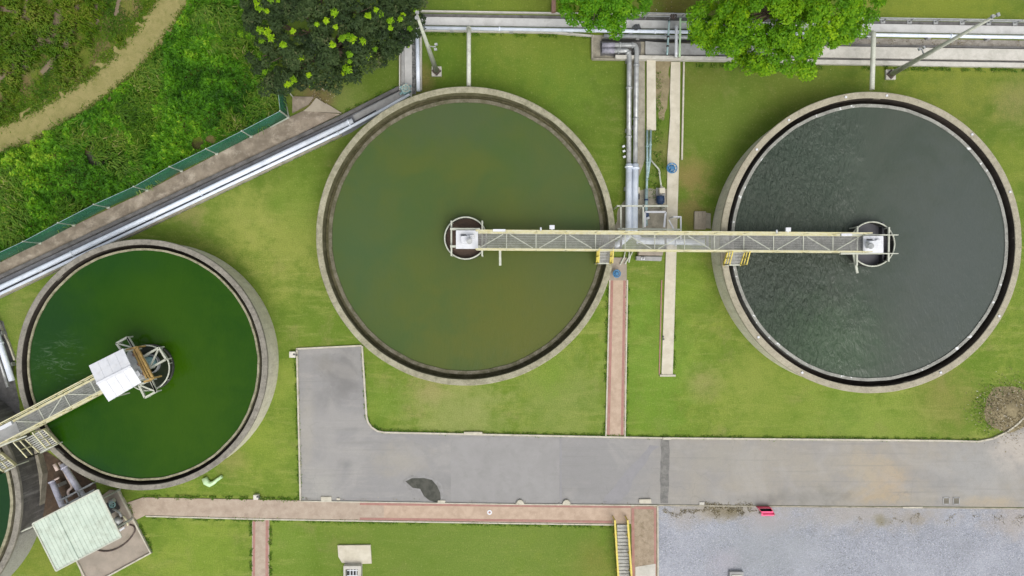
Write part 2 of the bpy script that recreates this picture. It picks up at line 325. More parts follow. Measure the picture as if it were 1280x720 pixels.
# ------------------------------------------------------------------ mesh builder
class MB:
    def __init__(s): s.v = []; s.f = []; s.sm = []; s.mi = []
    def add(s, vs, fs, smooth=False, mi=0):
        o = len(s.v); s.v += [Vector(v) for v in vs]
        for f in fs: s.f.append([i + o for i in f]); s.sm.append(smooth); s.mi.append(mi)
        return s
    def prism(s, pts, z0, z1, mi=0):
        n = len(pts); pts = [(p[0], p[1]) for p in pts]
        area = sum(pts[i][0] * pts[(i + 1) % n][1] - pts[(i + 1) % n][0] * pts[i][1] for i in range(n))
        if area < 0: pts = pts[::-1]
        vs = [(x, y, z0) for x, y in pts] + [(x, y, z1) for x, y in pts]
        fs = [list(range(n))[::-1], [n + i for i in range(n)]] + [[i, (i + 1) % n, n + (i + 1) % n, n + i] for i in range(n)]
        return s.add(vs, fs, False, mi)
    def box(s, c, size, rz=0.0, mi=0):
        cx, cy, cz = c; a, b, h = [q / 2 for q in size]; co, si = math.cos(rz), math.sin(rz)
        pts = [(cx + x * co - y * si, cy + x * si + y * co) for x, y in ((-a, -b), (a, -b), (a, b), (-a, b))]
        return s.prism(pts, cz - h, cz + h, mi)
    def bar(s, p, q, w, h=None, up=Vector((0, 0, 1)), mi=0, w2=None, h2=None):
        p, q = Vector(p), Vector(q); h = h or w; d = (q - p).normalized()
        sd = d.cross(up)
        if sd.length < 1e-4: sd = d.cross(Vector((0, 1, 0)))
        sd.normalize(); u = sd.cross(d)
        w2 = w2 or w; h2 = h2 or h
        vs = []
        for c, a, b in ((p, w, h), (q, w2, h2)):
            for i, j in ((-1, -1), (1, -1), (1, 1), (-1, 1)): vs.append(c + sd * (i * a / 2) + u * (j * b / 2))
        return s.add(vs, [[0, 1, 2, 3], [7, 6, 5, 4], [0, 4, 5, 1], [1, 5, 6, 2], [2, 6, 7, 3], [3, 7, 4, 0]], False, mi)
    def tube(s, path, r, seg=12, r2=None, mi=0, cap=True):
        P = [Vector(p) for p in path]; n = len(P); vs = []; prev = None
        for i, p in enumerate(P):
            d = (P[min(i + 1, n - 1)] - P[max(i - 1, 0)]).normalized()
            if prev is None:
                a = Vector((0, 0, 1)) if abs(d.z) < .9 else Vector((1, 0, 0)); sd = d.cross(a).normalized()
            else: sd = (prev - d * prev.dot(d)).normalized()
            prev = sd; u = sd.cross(d)
            rr = r if r2 is None else r + (r2 - r) * i / (n - 1)
            if isinstance(r, (list, tuple)): rr = r[i]
            for k in range(seg): vs.append(p + (sd * math.cos(2 * PI * k / seg) + u * math.sin(2 * PI * k / seg)) * rr)
        fs = [[i * seg + k, i * seg + (k + 1) % seg, (i + 1) * seg + (k + 1) % seg, (i + 1) * seg + k] for i in range(n - 1) for k in range(seg)]
        s.add(vs, fs, True, mi)
        if cap: 
            o = len(s.v) - len(vs)
            s.f.append([o + k for k in range(seg)][::-1]); s.sm.append(False); s.mi.append(mi)
            s.f.append([o + (n - 1) * seg + k for k in range(seg)]); s.sm.append(False); s.mi.append(mi)
        return s
    def lathe(s, c, prof, seg=160, smooth=True, wob=0.0, mi=0, closed=True):
        """ring from a closed (r, z) profile, each profile edge its own strip so corners stay crisp"""
        cx, cy = c[0], c[1]; m = len(prof)
        for e in range(m if closed else m - 1):
            (r0, z0), (r1, z1) = prof[e], prof[(e + 1) % m]
            vs = []
            for k in range(seg):
                a = 2 * PI * k / seg
                w = wob * (mnoise.noise(Vector((math.cos(a) * 9, math.sin(a) * 9, cx)))) if wob else 0
                for r, z in ((r0, z0), (r1, z1)): vs.append((cx + (r + w) * math.cos(a), cy + (r + w) * math.sin(a), z))
            s.add(vs, [[2 * k, 2 * k + 1, 2 * ((k + 1) % seg) + 1, 2 * ((k + 1) % seg)] for k in range(seg)], smooth, mi)
        return s
    def disc(s, c, r, z, seg=128):
        vs = [(c[0] + r * math.cos(2 * PI * k / seg), c[1] + r * math.sin(2 * PI * k / seg), z) for k in range(seg)]
        return s.add(vs, [list(range(seg))])
    def build(s, name, mat, parent=None, bevel=0.0):
        off = Vector((0, 0, 0)); p = parent
        while p is not None: off += p.location; p = p.parent
        me = bpy.data.meshes.new(name)
        origin = Vector((0, 0, 0))
        if parent is None and s.v:
            xs = [v.x for v in s.v]; ys = [v.y for v in s.v]; zs = [v.z for v in s.v]
            origin = Vector(((min(xs) + max(xs)) / 2, (min(ys) + max(ys)) / 2, min(zs)))
        me.from_pydata([tuple(v - off - origin) for v in s.v], [], s.f)
        mats = mat if isinstance(mat, (list, tuple)) else [mat]
        for m in mats: me.materials.append(M[m] if isinstance(m, str) else m)
        me.polygons.foreach_set('use_smooth', s.sm); me.polygons.foreach_set('material_index', s.mi)
        me.update()
        o = bpy.data.objects.new(name, me); o.location = origin; COL.objects.link(o)
        if parent is not None: o.parent = parent
        if bevel:
            b = o.modifiers.new('bevel', 'BEVEL'); b.width = bevel; b.segments = 2; b.limit_method = 'ANGLE'
        return o

def tag(o, label=None, cat=None, group=None, kind=None):
    if label: o['label'] = label
    if cat: o['category'] = cat
    if group: o['group'] = group
    if kind: o['kind'] = kind
    return o
def thing(name, loc, label, cat, group=None):
    o = bpy.data.objects.new(name, None); COL.objects.link(o); o.location = Vector(loc); o.empty_display_size = .2
    return tag(o, label, cat, group)
def PX(pts, z=0.0): return [W(a, b, z) for a, b in pts]
def sheet(name, pts, z, mat, kind='structure', label=None, parent=None, jag=0.0, world=False):
    P = [Vector(p) for p in pts] if world else PX(pts)
    if jag:
        Q = []
        for i, p in enumerate(P):
            q = P[(i + 1) % len(P)]; n = max(1, int((q - p).length / .35))
            for k in range(n):
                c = p.lerp(q, k / n); d = (q - p).normalized(); nn = Vector((-d.y, d.x, 0))
                Q.append(c + nn * jag * 2 * mnoise.noise(Vector((c.x * 1.3, c.y * 1.3, 3.1))) + nn * jag * mnoise.noise(Vector((c.x * 4, c.y * 4, 7))))
        P = Q
    b = MB(); 
    n = len(P); area = sum(P[i].x * P[(i + 1) % n].y - P[(i + 1) % n].x * P[i].y for i in range(n))
    if area < 0: P = P[::-1]
    b.add([(p.x, p.y, z) for p in P], [list(range(n))])
    o = b.build(name, mat, parent)
    if parent is None: tag(o, label, None, None, kind)
    return o
def slab(name, pts, z0, z1, mat, parent=None, kind='structure', label=None, cat=None, bevel=0.0):
    b = MB(); b.prism(PX(pts), z0, z1); o = b.build(name, mat, parent, bevel)
    if parent is None: tag(o, label, cat, None, kind)
    return o
def strip_poly(line, half_px):
    """polygon of constant half width round a pixel polyline"""
    P = [Vector((a, b, 0)) for a, b in line]; Lf, Rt = [], []
    for i, p in enumerate(P):
        d = (P[min(i + 1, len(P) - 1)] - P[max(i - 1, 0)]).normalized(); n = Vector((-d.y, d.x, 0))
        Lf.append(p + n * half_px); Rt.append(p - n * half_px)
    return [(p.x, p.y) for p in Lf + Rt[::-1]]
def curb(name, line, wpx, z1, mat, label, cat='kerb', group=None):
    b = MB(); P = [Vector((a, b_, 0)) for a, b_ in line]
    pts = strip_poly(line, wpx / 2); n = len(line)
    for i in range(n - 1):
        q = [pts[i], pts[i + 1], pts[2 * n - 2 - i], pts[2 * n - 1 - i]]
        b.prism(PX(q), -.02, z1)
    return tag(b.build(name, mat), label, cat, group)

# ================================================================== SETTING
b = MB(); b.add([(-220, -220, 0), (220, -220, 0), (220, 220, 0), (-220, 220, 0)], [[0, 1, 2, 3]])
tag(b.build('lawn', 'lawn'), 'mown green lawn with yellowish worn patches around the tanks', None, None, 'structure')

FENCE = [(-60, 357), (0, 328), (52, 304), (94, 281.5), (137, 259.5), (185, 238), (228, 214), (272, 192.5), (315, 171), (361, 147)]
sheet('field', [(-900, 760), (-60, 358), (0, 329), (94, 282), (185, 238.5), (272, 193), (361, 147.5), (357, 112), (330, 60), (310, 0), (300, -300), (-900, -300)], .004, 'field', jag=.1)
sheet('dirt_track', [(-300, 300), (0, 200), (50, 180), (103, 151), (149, 117), (186, 89), (213, 52), (237, 19), (248, -10), (290, -200), (230, -200), (190, -4), (174, 20), (146, 55), (105, 93), (50, 126), (0, 152), (-300, 230)], .010, 'track', jag=.05,
      label='tan dirt track curving through the rough field')

# concrete strip along the fence
slab('paved_strip', [(-60, 358), (0, 329), (94, 282), (185, 238.5), (272, 193), (361, 147.5), (380, 139), (426, 143), (335, 188), (160, 270), (0, 345), (-60, 374)], -.05, .10, 'strip',
     label='weathered brown concrete strip running beside the green mesh fence')
slab('paved_strip', [(380, 139.5), (388, 133), (396, 123), (407, 130), (412, 132), (428, 142)], -.05, .14, 'strip_light', label='pale broken end of the concrete strip beneath the dark tree')
slab('broken_slab', [(366, 121), (393, 121.5), (386, 131), (366, 141.5)], -.05, .10, 'strip', kind=None, cat='slab', label='pinkish loose concrete slab beside the short return of the green fence')
b = MB()
for (p, q) in (((380, 139), (386, 134.5)), ((386, 134.5), (396, 122.5))): b.bar(W(*p, .08), W(*q, .08), .06, .14)
# ------------------------------------------------------------ diagonal pipe channel
def dline(x, off, a=(0, 359.5), sl=-.4734):  # y of a line parallel to the big pipe
    return a[1] + sl * (x - a[0]) + off
sheet('channel_floor', [(-60, dline(-60, -13)), (426, dline(426, -14)), (501, 112), (514, 103), (514, 118), (440, dline(440, 14)), (-60, dline(-60, 14))], .012, 'channel_blue', label='grey concrete floor of the diagonal pipe channel')
sheet('channel_floor', [(441, dline(441, -6)), (500, 114), (511, 117), (500, 124), (446, dline(446, 6))], .024, 'concrete_grey', label='pale grey channel floor past the end of the wide white pipe')
b = MB()
def wallseg(b, line, wpx, z0, z1):
    pts = strip_poly(line, wpx / 2); n = len(line)
    for i in range(n - 1): b.prism(PX([pts[i], pts[i + 1], pts[2 * n - 2 - i], pts[2 * n - 1 - i]]), z0, z1)
wallseg(b, [(-60, dline(-60, -12)), (426, dline(426, -9.5)), (500, 111)], 4.2, -.02, .30)
tag(b.build('low_wall', 'concrete_dark', bevel=.02), 'dark low concrete wall on the fence side of the diagonal pipes', 'wall')
b = MB(); wallseg(b, [(-60, dline(-60, 12.5)), (428, dline(428, 12.5))], 2.0, -.02, .22)
tag(b.build('low_wall', 'concrete'), 'thin low concrete wall between diagonal pipes and lawn', 'wall')
# pipes
def pipe(name, pts, r, mat, label, z=None, joints=(), seg=14, cat='pipe', group=None, sup=True, jmat=None):
    """pts: (px, py, z). straight runs with short bends; flanges and saddles are parts"""
    P = [W(*p) for p in pts]
    # round the corners
    Q = [P[0]]
    for i in range(1, len(P) - 1):
        a, c, d = P[i - 1], P[i], P[i + 1]; k = min(r * 2.4, (a - c).length * .45, (d - c).length * .45)
        s0 = c + (a - c).normalized() * k; s1 = c + (d - c).normalized() * k
        for t in (0, .25, .5, .75, 1): Q.append((s0 * (1 - t) ** 2) + c * (2 * t * (1 - t)) + s1 * t ** 2)
    Q.append(P[-1])
    root = thing(name, (P[0].x, P[0].y, 0), label, cat, group)
    MB().tube(Q, r, seg).build('barrel', mat, root)
    tot = [0]
    for i in range(len(P) - 1): tot.append(tot[-1] + (P[i + 1] - P[i]).length)
    def at(u):
        s = u * tot[-1]
        for i in range(len(P) - 1):
            if s <= tot[i + 1] + 1e-6:
                f = (s - tot[i]) / max(1e-6, tot[i + 1] - tot[i]); return P[i].lerp(P[i + 1], f), (P[i + 1] - P[i]).normalized()
        return P[-1], (P[-1] - P[-2]).normalized()
    for u in joints:
        c, d = at(u); MB().tube([c - d * .05, c + d * .05], r * 1.28, seg).build('flange', jmat or mat, root)
    if sup:
        n = max(2, int(tot[-1] / 3.5))
        for k in range(n):
            c, d = at((k + .5) / n); 
            if c.z - r > .12:
                sd = Vector((-d.y, d.x, 0)).normalized()
                MB().box((c.x, c.y, (c.z - r) / 2 + .01), (.22, r * 2.2, c.z - r), math.atan2(d.y, d.x)).build('support', 'concrete_grey', root)
    return root
pipe('pipe', [(-60, dline(-60, 0), .45), (441, dline(441, 0), .45)], .155, 'pipe_white', 'wide white pipe in the diagonal channel, nearer the fence', joints=(.3, .62, .99))
pipe('pipe', [(-60, dline(-60, 8), .38), (426, dline(426, 7.3), .38), (478, 137.5, .38), (512, 118, .38)], .095, 'pipe_white', 'thinner white pipe in the diagonal channel, nearer the lawn', joints=(.1, .84))
pipe('pipe', [(-60, dline(-60, 4), .2), (430, dline(430, 3.7), .2), (470, 138, .2)], .04, 'dark_metal', 'slim dark pipe between the two white diagonal pipes', sup=False, seg=8)

# ------------------------------------------------------------ vertical piece between the diagonal and the top run
sheet('channel_floor', [(501, 112), (501, 30), (529, 22), (529, 34), (515, 40), (515, 122)], .016, 'concrete_pale', label='pale floor of the short upright channel beside the dark tree')
sheet('channel_floor', [(515, 118), (515, 40), (520, 40), (520, 118)], .020, 'stones', label='narrow strip of dark stones beside the upright white pipe')
b = MB(); wallseg(b, [(500.5, 114), (500.5, 30)], 1.4, 0, .3); tag(b.build('low_wall', 'concrete_light'), 'pale low wall left of the short upright channel', 'wall')
b = MB(); wallseg(b, [(504, 112), (504, 30)], 3.4, 0, .16); tag(b.build('low_wall', 'concrete_grey'), 'grey step inside the short upright channel', 'wall')
b = MB(); wallseg(b, [(526.5, 114), (526.5, 40)], 2.4, 0, .25); tag(b.build('low_wall', 'concrete_light'), 'pale low wall right of the upright white pipe, by the lamp base', 'wall')
pipe('pipe', [(521.5, 42, .5), (523, 114, .5)], .12, 'pipe_white', 'short upright white pipe by the leaning lamp post', joints=(.02,))
v = thing('valve', W(507, 112, 0), 'pale teal valve box at the bend of the pipe channel', 'valve')
MB().box(W(507, 112, .3), (.5, .55, .4), .5).build('body', 'teal_box', v, .03)
MB().tube([W(507, 111, .45), W(507, 111, .75)], .08).build('stem', 'teal_box', v)
b = MB(); b.lathe(W(507, 110, .8), [(.2, .74), (.24, .74), (.24, .79), (.2, .79)], 24)
for a in (0, 1, 2): b.bar(W(507, 110, .76) + Vector((math.cos(a * 1.05) * .2, math.sin(a * 1.05) * .2, 0)), W(507, 110, .76) - Vector((math.cos(a * 1.05) * .2, math.sin(a * 1.05) * .2, 0)), .03)
b.build('handwheel', 'steel_pale', v)
MB().tube([W(500, 118, .25), W(514, 107, .25)], .07).build('spindle', 'teal_box', v)

# ------------------------------------------------------------ top run
def ty(x, off): return 36 + .0157 * (x - 600) + off
def trun(x0, x1, o0, o1): return [(x0, ty(x0, o0)), (x1, ty(x1, o0)), (x1, ty(x1, o1)), (x0, ty(x0, o1))]
sheet('channel_floor', trun(526, 1500, -18, -12), .012, 'concrete_dark', label='dark drain along the far side of the top walkway')
slab('walkway', trun(526, 1500, -13, -3), 0, .12, 'concrete_pale', label='long pale concrete walkway beside the top pipe run')
b = MB(); wallseg(b, [(526, ty(526, -20)), (860, ty(860, -20))], 1.6, 0, .18); tag(b.build('low_wall', 'concrete_light'), 'thin pale edge wall above the top drain, left of the bright tree', 'wall')
pipe('pipe', [(527, ty(527, 0), .42), (1500, ty(1500, 0), .42)], .11, 'pipe_white', 'long white pipe running across the top of the site', joints=(.1, .3, .5, .68, .9))
b = MB(); wallseg(b, [(527, ty(527, 4)), (690, ty(690, 4)), (742, ty(742, 8))], 2.2, 0, .2); tag(b.build('low_wall', 'concrete_light'), 'pale kerb wall below the white pipe above the middle tank', 'wall')
sheet('channel_floor', [(750, 51), (800, 51), (800, 70), (750, 70)], .016, 'concrete_dark', jag=.04, label='dark patch under the elbow pipes')  # dark sheet laid beneath the elbow pipes
# middle: junction area
sheet('channel_floor', [(739, 44), (739, 75), (960, 78), (960, 46)], .010, 'concrete', label='stained concrete floor of the pipe junction pit')
pipe('pipe', [(755, ty(755, 6.6), .35), (1010, ty(1010, 6.6), .35)], .125, 'pipe_silver', 'grey-green pipe just below the white pipe in the middle of the top run', joints=(.3, .7))
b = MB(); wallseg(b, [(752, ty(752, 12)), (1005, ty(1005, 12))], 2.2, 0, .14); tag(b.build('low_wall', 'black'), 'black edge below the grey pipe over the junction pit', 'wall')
slab('ramp_slab', [(806, 53), (840, 55.5), (965, 58), (965, 71), (806, 69.5)], 0, .2, 'concrete_grey', kind=None, cat='slab', label='smooth grey concrete slab over the junction pit, left of the bright tree')
b = MB(); wallseg(b, [(768, 73.5), (960, 76.5)], 4.6, 0, .42); tag(b.build('low_wall', 'concrete_light', bevel=.02), 'beige crosswise beam below the junction pit', 'wall')
b = MB(); wallseg(b, [(740, 46), (740, 75)], 2.2, 0, .25); wallseg(b, [(740, 75), (775, 75.5)], 1.6, 0, .25)
tag(b.build('low_wall', 'concrete'), 'thin corner wall of the junction pit near the small elbow pipes', 'wall')
# right: leaf filled channel, beige walkway, kerb
sheet('channel_floor', trun(1000, 1500, 4, 13), .014, 'leaf_litter', label='mottled channel floor with fallen leaves at the top right')
b = MB(); wallseg(b, [(1000, ty(1000, 14.2)), (1500, ty(1500, 14.2))], 1.8, 0, .2); tag(b.build('low_wall', 'concrete_dark'), 'dark thin wall above the wide beige walkway at the top right', 'wall')
slab('walkway', trun(965, 1500, 16, 30), 0, .16, 'concrete_light', label='wide beige walkway at the top right')
b = MB(); wallseg(b, [(965, ty(965, 31.2)), (1500, ty(1500, 31.2))], 1.6, 0, .06); tag(b.build('low_wall', 'concrete_dark'), 'dark joint wall below the beige walkway at the top right', 'wall')
curb('kerb', [(930, ty(930, 36)), (1500, ty(1500, 36))], 5.5, .22, 'concrete_light', 'pale kerb between the top right walkway and the lawn')
# railing along top right
r = thing('railing', W(1200, ty(1200, -19), 0), 'low grey metal railing along the top right walkway', 'railing')
b = MB()
for z in (.3, .55): b.bar(W(1030, ty(1030, -17), 0) + Vector((0, 0, z)), W(1450, ty(1450, -17), 0) + Vector((0, 0, z)), .06)
b.build('rail', 'galv', r)
for x in range(1037, 1440, 33):
    b = MB(); c = W(x, ty(x, -17), 0); b.bar(c, c + Vector((0, 0, .56)), .09); b.box(c + Vector((0, 0, .04)), (.28, .28, .06)); b.build('post', 'galv', r)
r = thing('railing', W(820, 22, 0), 'thin grey railing at the top run beside the bright tree', 'railing')
b = MB()
for z in (.5, 1.0): b.bar(W(778, 23.5, 0) + Vector((0, 0, z)), W(870, 25.5, 0) + Vector((0, 0, z)), .05)
b.build('rail', 'galv', r)
for x in (780, 806, 836, 850, 868):
    b = MB(); c = W(x, 23.5 + (x - 778) * .02, 0); b.bar(c, c + Vector((0, 0, 1.0)), .06); b.build('post', 'galv', r)

# frame with thin pipes crossing over at x ~ 840
pipe('pipe', [(845, 34, .1), (845.5, 34, 1.5), (845, 70, 1.5), (845, 71, .4)], .085, 'white', 'white raised pipe crossing the top run, left of the pale green one', joints=(.3,), sup=False)
pipe('pipe', [(850.5, 23, .1), (850.5, 23, 1.5), (849.5, 70, 1.5), (849.5, 71, .4)], .06, 'pipe_mint', 'pale green raised pipe crossing the top run beside the bright tree', joints=(.5,), sup=False)
pipe('pipe', [(836.5, 27, .1), (836.5, 27, 1.4), (834, 68, 1.4), (834, 68, .2)], .06, 'pipe_teal', 'dark jointed grey pipe crossing the top run, furthest left of three', joints=(.25, .5, .62, .75), sup=False, jmat='black')
pipe('pipe', [(850, 27, 1.0), (880, 28, 1.0)], .05, 'pipe_mint', 'short pale green pipe running into the bright tree', sup=False)
v = thing('valve', W(794, 32, 0), 'dark handwheel valve on the walkway between the two bright trees', 'valve')
MB().tube([W(795, 34, .12), W(795, 34, .8)], .09, 10, .06).build('stem', 'dark_metal', v)
MB().box(W(796, 35, .17), (.45, .35, .1), .4).build('base', 'dark_metal', v)
b = MB(); b.lathe(W(795, 34, .8), [(.13, .78), (.19, .78), (.19, .84), (.13, .84)], 20); b.bar(W(795, 34, .81) + Vector((-.15, 0, 0)), W(795, 34, .81) + Vector((.15, 0, 0)), .05)
b.build('handwheel', 'dark_metal', v)
v = thing('valve', W(842, 19, 0), 'brown rusty valve in the grass behind the top railing', 'valve')
MB().tube([W(842, 20, 0), W(842, 20, .9)], .1, 10, .07).build('stem', 'hose', v)
b = MB(); b.lathe(W(842, 20, .9), [(.12, .88), (.2, .88), (.2, .94), (.12, .94)], 20); b.bar(W(842, 20, .91) + Vector((0, -.15, 0)), W(842, 20, .91) + Vector((0, .15, 0)), .05)
b.build('handwheel', 'hose', v)
slab('brick_pier', [(689, 4), (694, 4), (694, 18), (689, 18)], 0, .5, 'brown_paint', kind=None, cat='pier', label='small reddish brick pier left of the middle tree')

# ------------------------------------------------------------ ground between the tanks
slab('service_floor', [(789, 76), (806, 76), (806, 200), (792, 240), (792, 160)], -.02, .03, 'concrete', label='brownish worn strip beside the twin pipes')
sheet('service_floor', [(789, 236), (835, 236), (835, 290), (770, 290), (772, 262)], .006, 'concrete', jag=.12, label='stained concrete floor beside the blue pump')
sheet('service_floor', [(819, 76), (838, 76), (838, 110), (830, 150), (824, 150), (819, 120)], .008, 'soil', jag=.1, label='brown bare soil between slab and cream footpath')
slab('cover_slab', [(808, 76), (819, 76), (819.5, 163), (808, 163)], 0, .14, 'concrete_cream', kind=None, cat='slab', label='long narrow cream cover slab between the twin pipes and the footpath')
b = MB(); c0 = W(813.5, 97, .15); b.box(c0, (.54, .012, .012)); 
slab('footpath', [(838.5, 78), (850, 78), (849, 180), (846, 290), (840.5, 470), (826.5, 470), (833, 290), (834, 195), (836.5, 160), (837.5, 145), (837, 120)], 0, .09, 'concrete_cream', label='long cream concrete footpath between the middle and right tanks')
slab('footpath_edge', [(824.5, 468), (844, 468), (844, 470.5), (824.5, 470.5)], 0, .13, 'curb', kind=None, cat='kerb', label='small cream crosspiece closing the lower end of the footpath')
for (x, y, w_) in ((829, 421, 'upper'), (829.5, 424, 'lower')): tag(MB().box(W(x, y, .11), (.09, .09, .05)).build('anchor_bolt', 'dark_metal'), w_ + ' of two small dark bolts on the cream footpath', 'bolt', 'bolts on the footpath')
curb('kerb', [(854.5, 78), (852, 200)], 2, .12, 'curb', 'thin pale kerb right of the upper footpath')
curb('kerb', [(827, 350), (824, 468)], 1.4, .05, 'path_red', 'thin reddish kerb along the left of the lower footpath')

# brick path (vertical) --------------------------------------------------
p = slab('brick_path', [(762, 350), (783.5, 350), (780.5, 546), (757, 546)], 0, .045, 'path_pink', label='pink paved path from the bridge down to the road')
slab('border', [(763, 350), (766.5, 350), (762, 545.5), (758.5, 545.5)], .045, .052, 'path_red', p)
slab('border', [(779, 350), (782, 350), (779, 545.5), (775.8, 545.5)], .045, .052, 'path_red', p)
curb('kerb', [(762, 350), (757.2, 546)], 1.6, .1, 'curb', 'thin pale kerb left of the pink path')
curb('kerb', [(784, 350), (781, 546)], 1.6, .1, 'curb', 'thin pale kerb right of the pink path')
slab('pad', [(764, 322), (783, 322), (783, 350.5), (757, 350.5)], -.02, .11, 'pad', label='small tan pad under the bridge by the blue handwheel')
# lower sidewalk --------------------------------------------------------
p = slab('sidewalk', [(160, 628), (179, 621.5), (330, 624.5), (470, 627.5), (640, 630), (820, 631.5), (820, 655), (640, 652.5), (330, 647.5), (183, 643.5), (170, 650)], 0, .06, 'path_beige', label='long beige pink sidewalk along the lower edge of the road')
slab('border', [(450, 628), (640, 630.3), (790, 631.8), (790, 634.6), (640, 633.1), (450, 631)], .06, .067, 'path_red', p)
slab('border', [(450, 646.5), (640, 648.7), (765, 650.4), (765, 653.4), (640, 651.6), (450, 649.5)], .06, .067, 'path_red', p)
slab('paving', [(480, 631.2), (640, 633.2), (788, 634.7), (788, 650.5), (640, 648.6), (480, 646.8)], .06, .064, 'path_pink', p)
curb('kerb', [(183, 644.8), (330, 648.7), (640, 653.8), (768, 655.6)], 1.6, .09, 'curb', 'thin pale kerb along the lower side of the sidewalk')
p = slab('branch_path', [(315.5, 646), (337, 646.5), (336.5, 760), (315, 760)], 0, .05, 'path_beige', label='narrow pinkish branch path leading off the sidewalk at the bottom')
slab('border', [(332.5, 648), (336, 648), (335.5, 760), (332, 760)], .05, .057, 'path_red', p)
slab('border', [(316.5, 648), (319.5, 648), (319, 760), (316, 760)], .05, .057, 'path_red', p)
p = slab('patio', [(788.5, 632), (820.5, 632), (820.5, 760), (790, 760)], 0, .085, 'path_mortar', label='tan mottled paving between the yellow stairs and the gravel yard')
slab('border', [(789, 634), (792.5, 634), (793.5, 760), (790.2, 760)], .085, .092, 'path_red', p)
slab('border', [(817, 634), (820, 634), (820, 760), (817.5, 760)], .085, .092, 'path_red', p)
slab('border', [(792.7, 632.5), (816.8, 632.5), (816.8, 636), (792.7, 636)], .085, .092, 'path_red', p)
slab('worn_end', [(794, 708), (819, 704), (819, 760), (794, 760)], .085, .095, 'concrete_light', p)

# road -------------------------------------------------------------------
rt = [(471, 539.5), (480, 541), (600, 543.5), (826, 548), (1180, 551.3), (1222, 552.3), (1240, 549), (1258, 541), (1270, 532), (1285, 518), (1330, 460)]
sheet('road', [(372, 436), (452, 432.5), (457.5, 520), (459.5, 528), (464, 534.5)] + rt + [(1500, 460), (1500, 637), (1280, 634), (822, 630.5), (640, 629.5), (376, 625.5)], .012, 'road', label='grey asphalt service road with a short arm beside the middle tank')
sheet('road_patch', [(826, 549), (837, 549.2), (835, 629.5), (825.5, 629)], .017, 'road_patch', jag=.05, label='dark patched strip across the road')
sheet('road_patch', [(563, 546), (699, 548), (699, 628.5), (564, 627)], .0145, 'road_pale', jag=.02, label='paler worn area of the road')
sheet('road_patch', [(700, 546), (702, 546), (702, 629), (700, 629)], .016, 'road_repair', jag=.02)
sheet('road_patch', [(812, 556), (822, 556), (812, 570), (776, 628), (752, 628), (772, 600), (792, 578)], .016, 'road_repair', jag=.12, label='faint grey diagonal repair on the road')
pud = [(507, 602), (515, 598), (530, 597), (540, 600), (547, 607), (551, 616), (551, 624), (546, 627.5), (537, 625.5), (530, 620), (525, 611.5), (516, 609.5)]
sheet('road_patch', [(503, 600), (514, 594), (532, 593.5), (544, 598), (552, 606), (555, 618), (553, 627), (542, 627), (530, 621), (522, 613), (512, 611)], .016, 'damp', jag=.12, label='damp margin round the dark wet patch')
sheet('puddle', pud, .020, 'puddle', jag=.05, label='dark wet patch on the road by the sidewalk')
curb('kerb', [(371, 436), (452.5, 432)], 2, .1, 'curb', 'pale kerb along the top of the short road arm')
curb('kerb', [(371.5, 436), (376, 625)], 2, .1, 'curb', 'pale kerb left of the short road arm')
curb('kerb', [(453, 432.5), (458.5, 520), (460.5, 527.5), (465, 533.7), (472, 538.5), (481, 540.2), (600, 542.7), (826, 547.2), (1180, 550.5), (1222, 551.5), (1240, 548), (1257, 540), (1269, 531), (1284, 517)], 2, .12, 'curb', 'long pale kerb between the lawn and the road, curved at both ends')
curb('kerb', [(376, 626), (640, 630), (822, 631.5)], 1.2, .08, 'curb', 'thin pale kerb between road and sidewalk')
curb('kerb', [(822.5, 631.5), (1280, 635.5), (1500, 637.5)], 1.6, .05, 'concrete', 'low dirty kerb between the road and the gravel yard')
curb('kerb', [(821.8, 632), (822.3, 760)], 1.6, .11, 'curb', 'thin pale kerb between patio and gravel yard')
sheet('gravel_yard', [(822, 632), (1280, 635.5), (1500, 637.5), (1500, 1000), (822, 1000)], .006, 'gravel', label='blue-grey gravel yard at the bottom right')

# dirt heap on the kerb curve : low mound of soil
def mound(name, px, py, rx, ry, h, mat, label):
    n, m = 40, 16; c = W(px, py); vs = [(c.x, c.y, h)]; fs = []
    for j in range(1, m + 1):
        for k in range(n):
            a = 2 * PI * k / n; u = j / m
            w = 1 + .22 * mnoise.noise(Vector((math.cos(a) * 1.7, math.sin(a) * 1.7, 5)))
            x = c.x + L(rx) * u * math.cos(a) * w; y = c.y + L(ry) * u * math.sin(a) * w
            z = h * (math.cos(u * PI) * .5 + .5) * (1 + .6 * mnoise.noise(Vector((x * 1.5, y * 1.5, 1)))) + .05 * (1 - u) * mnoise.noise(Vector((x * 5, y * 5, 1)))
            vs.append((x, y, max(z, .0) + (-.01 if j == m else .012)))
    for k in range(n): fs.append([0, 1 + k, 1 + (k + 1) % n])
    for j in range(m - 1):
        for k in range(n): fs.append([1 + j * n + k, 1 + (j + 1) * n + k, 1 + (j + 1) * n + (k + 1) % n, 1 + j * n + (k + 1) % n])
    b = MB(); b.add(vs, fs, True); return tag(b.build(name, mat), label, None, None, 'structure')
mound('soil_mound', 1262, 512, 35, 29, .22, 'soil', 'bare brown patch of soil inside the kerb curve on the right')

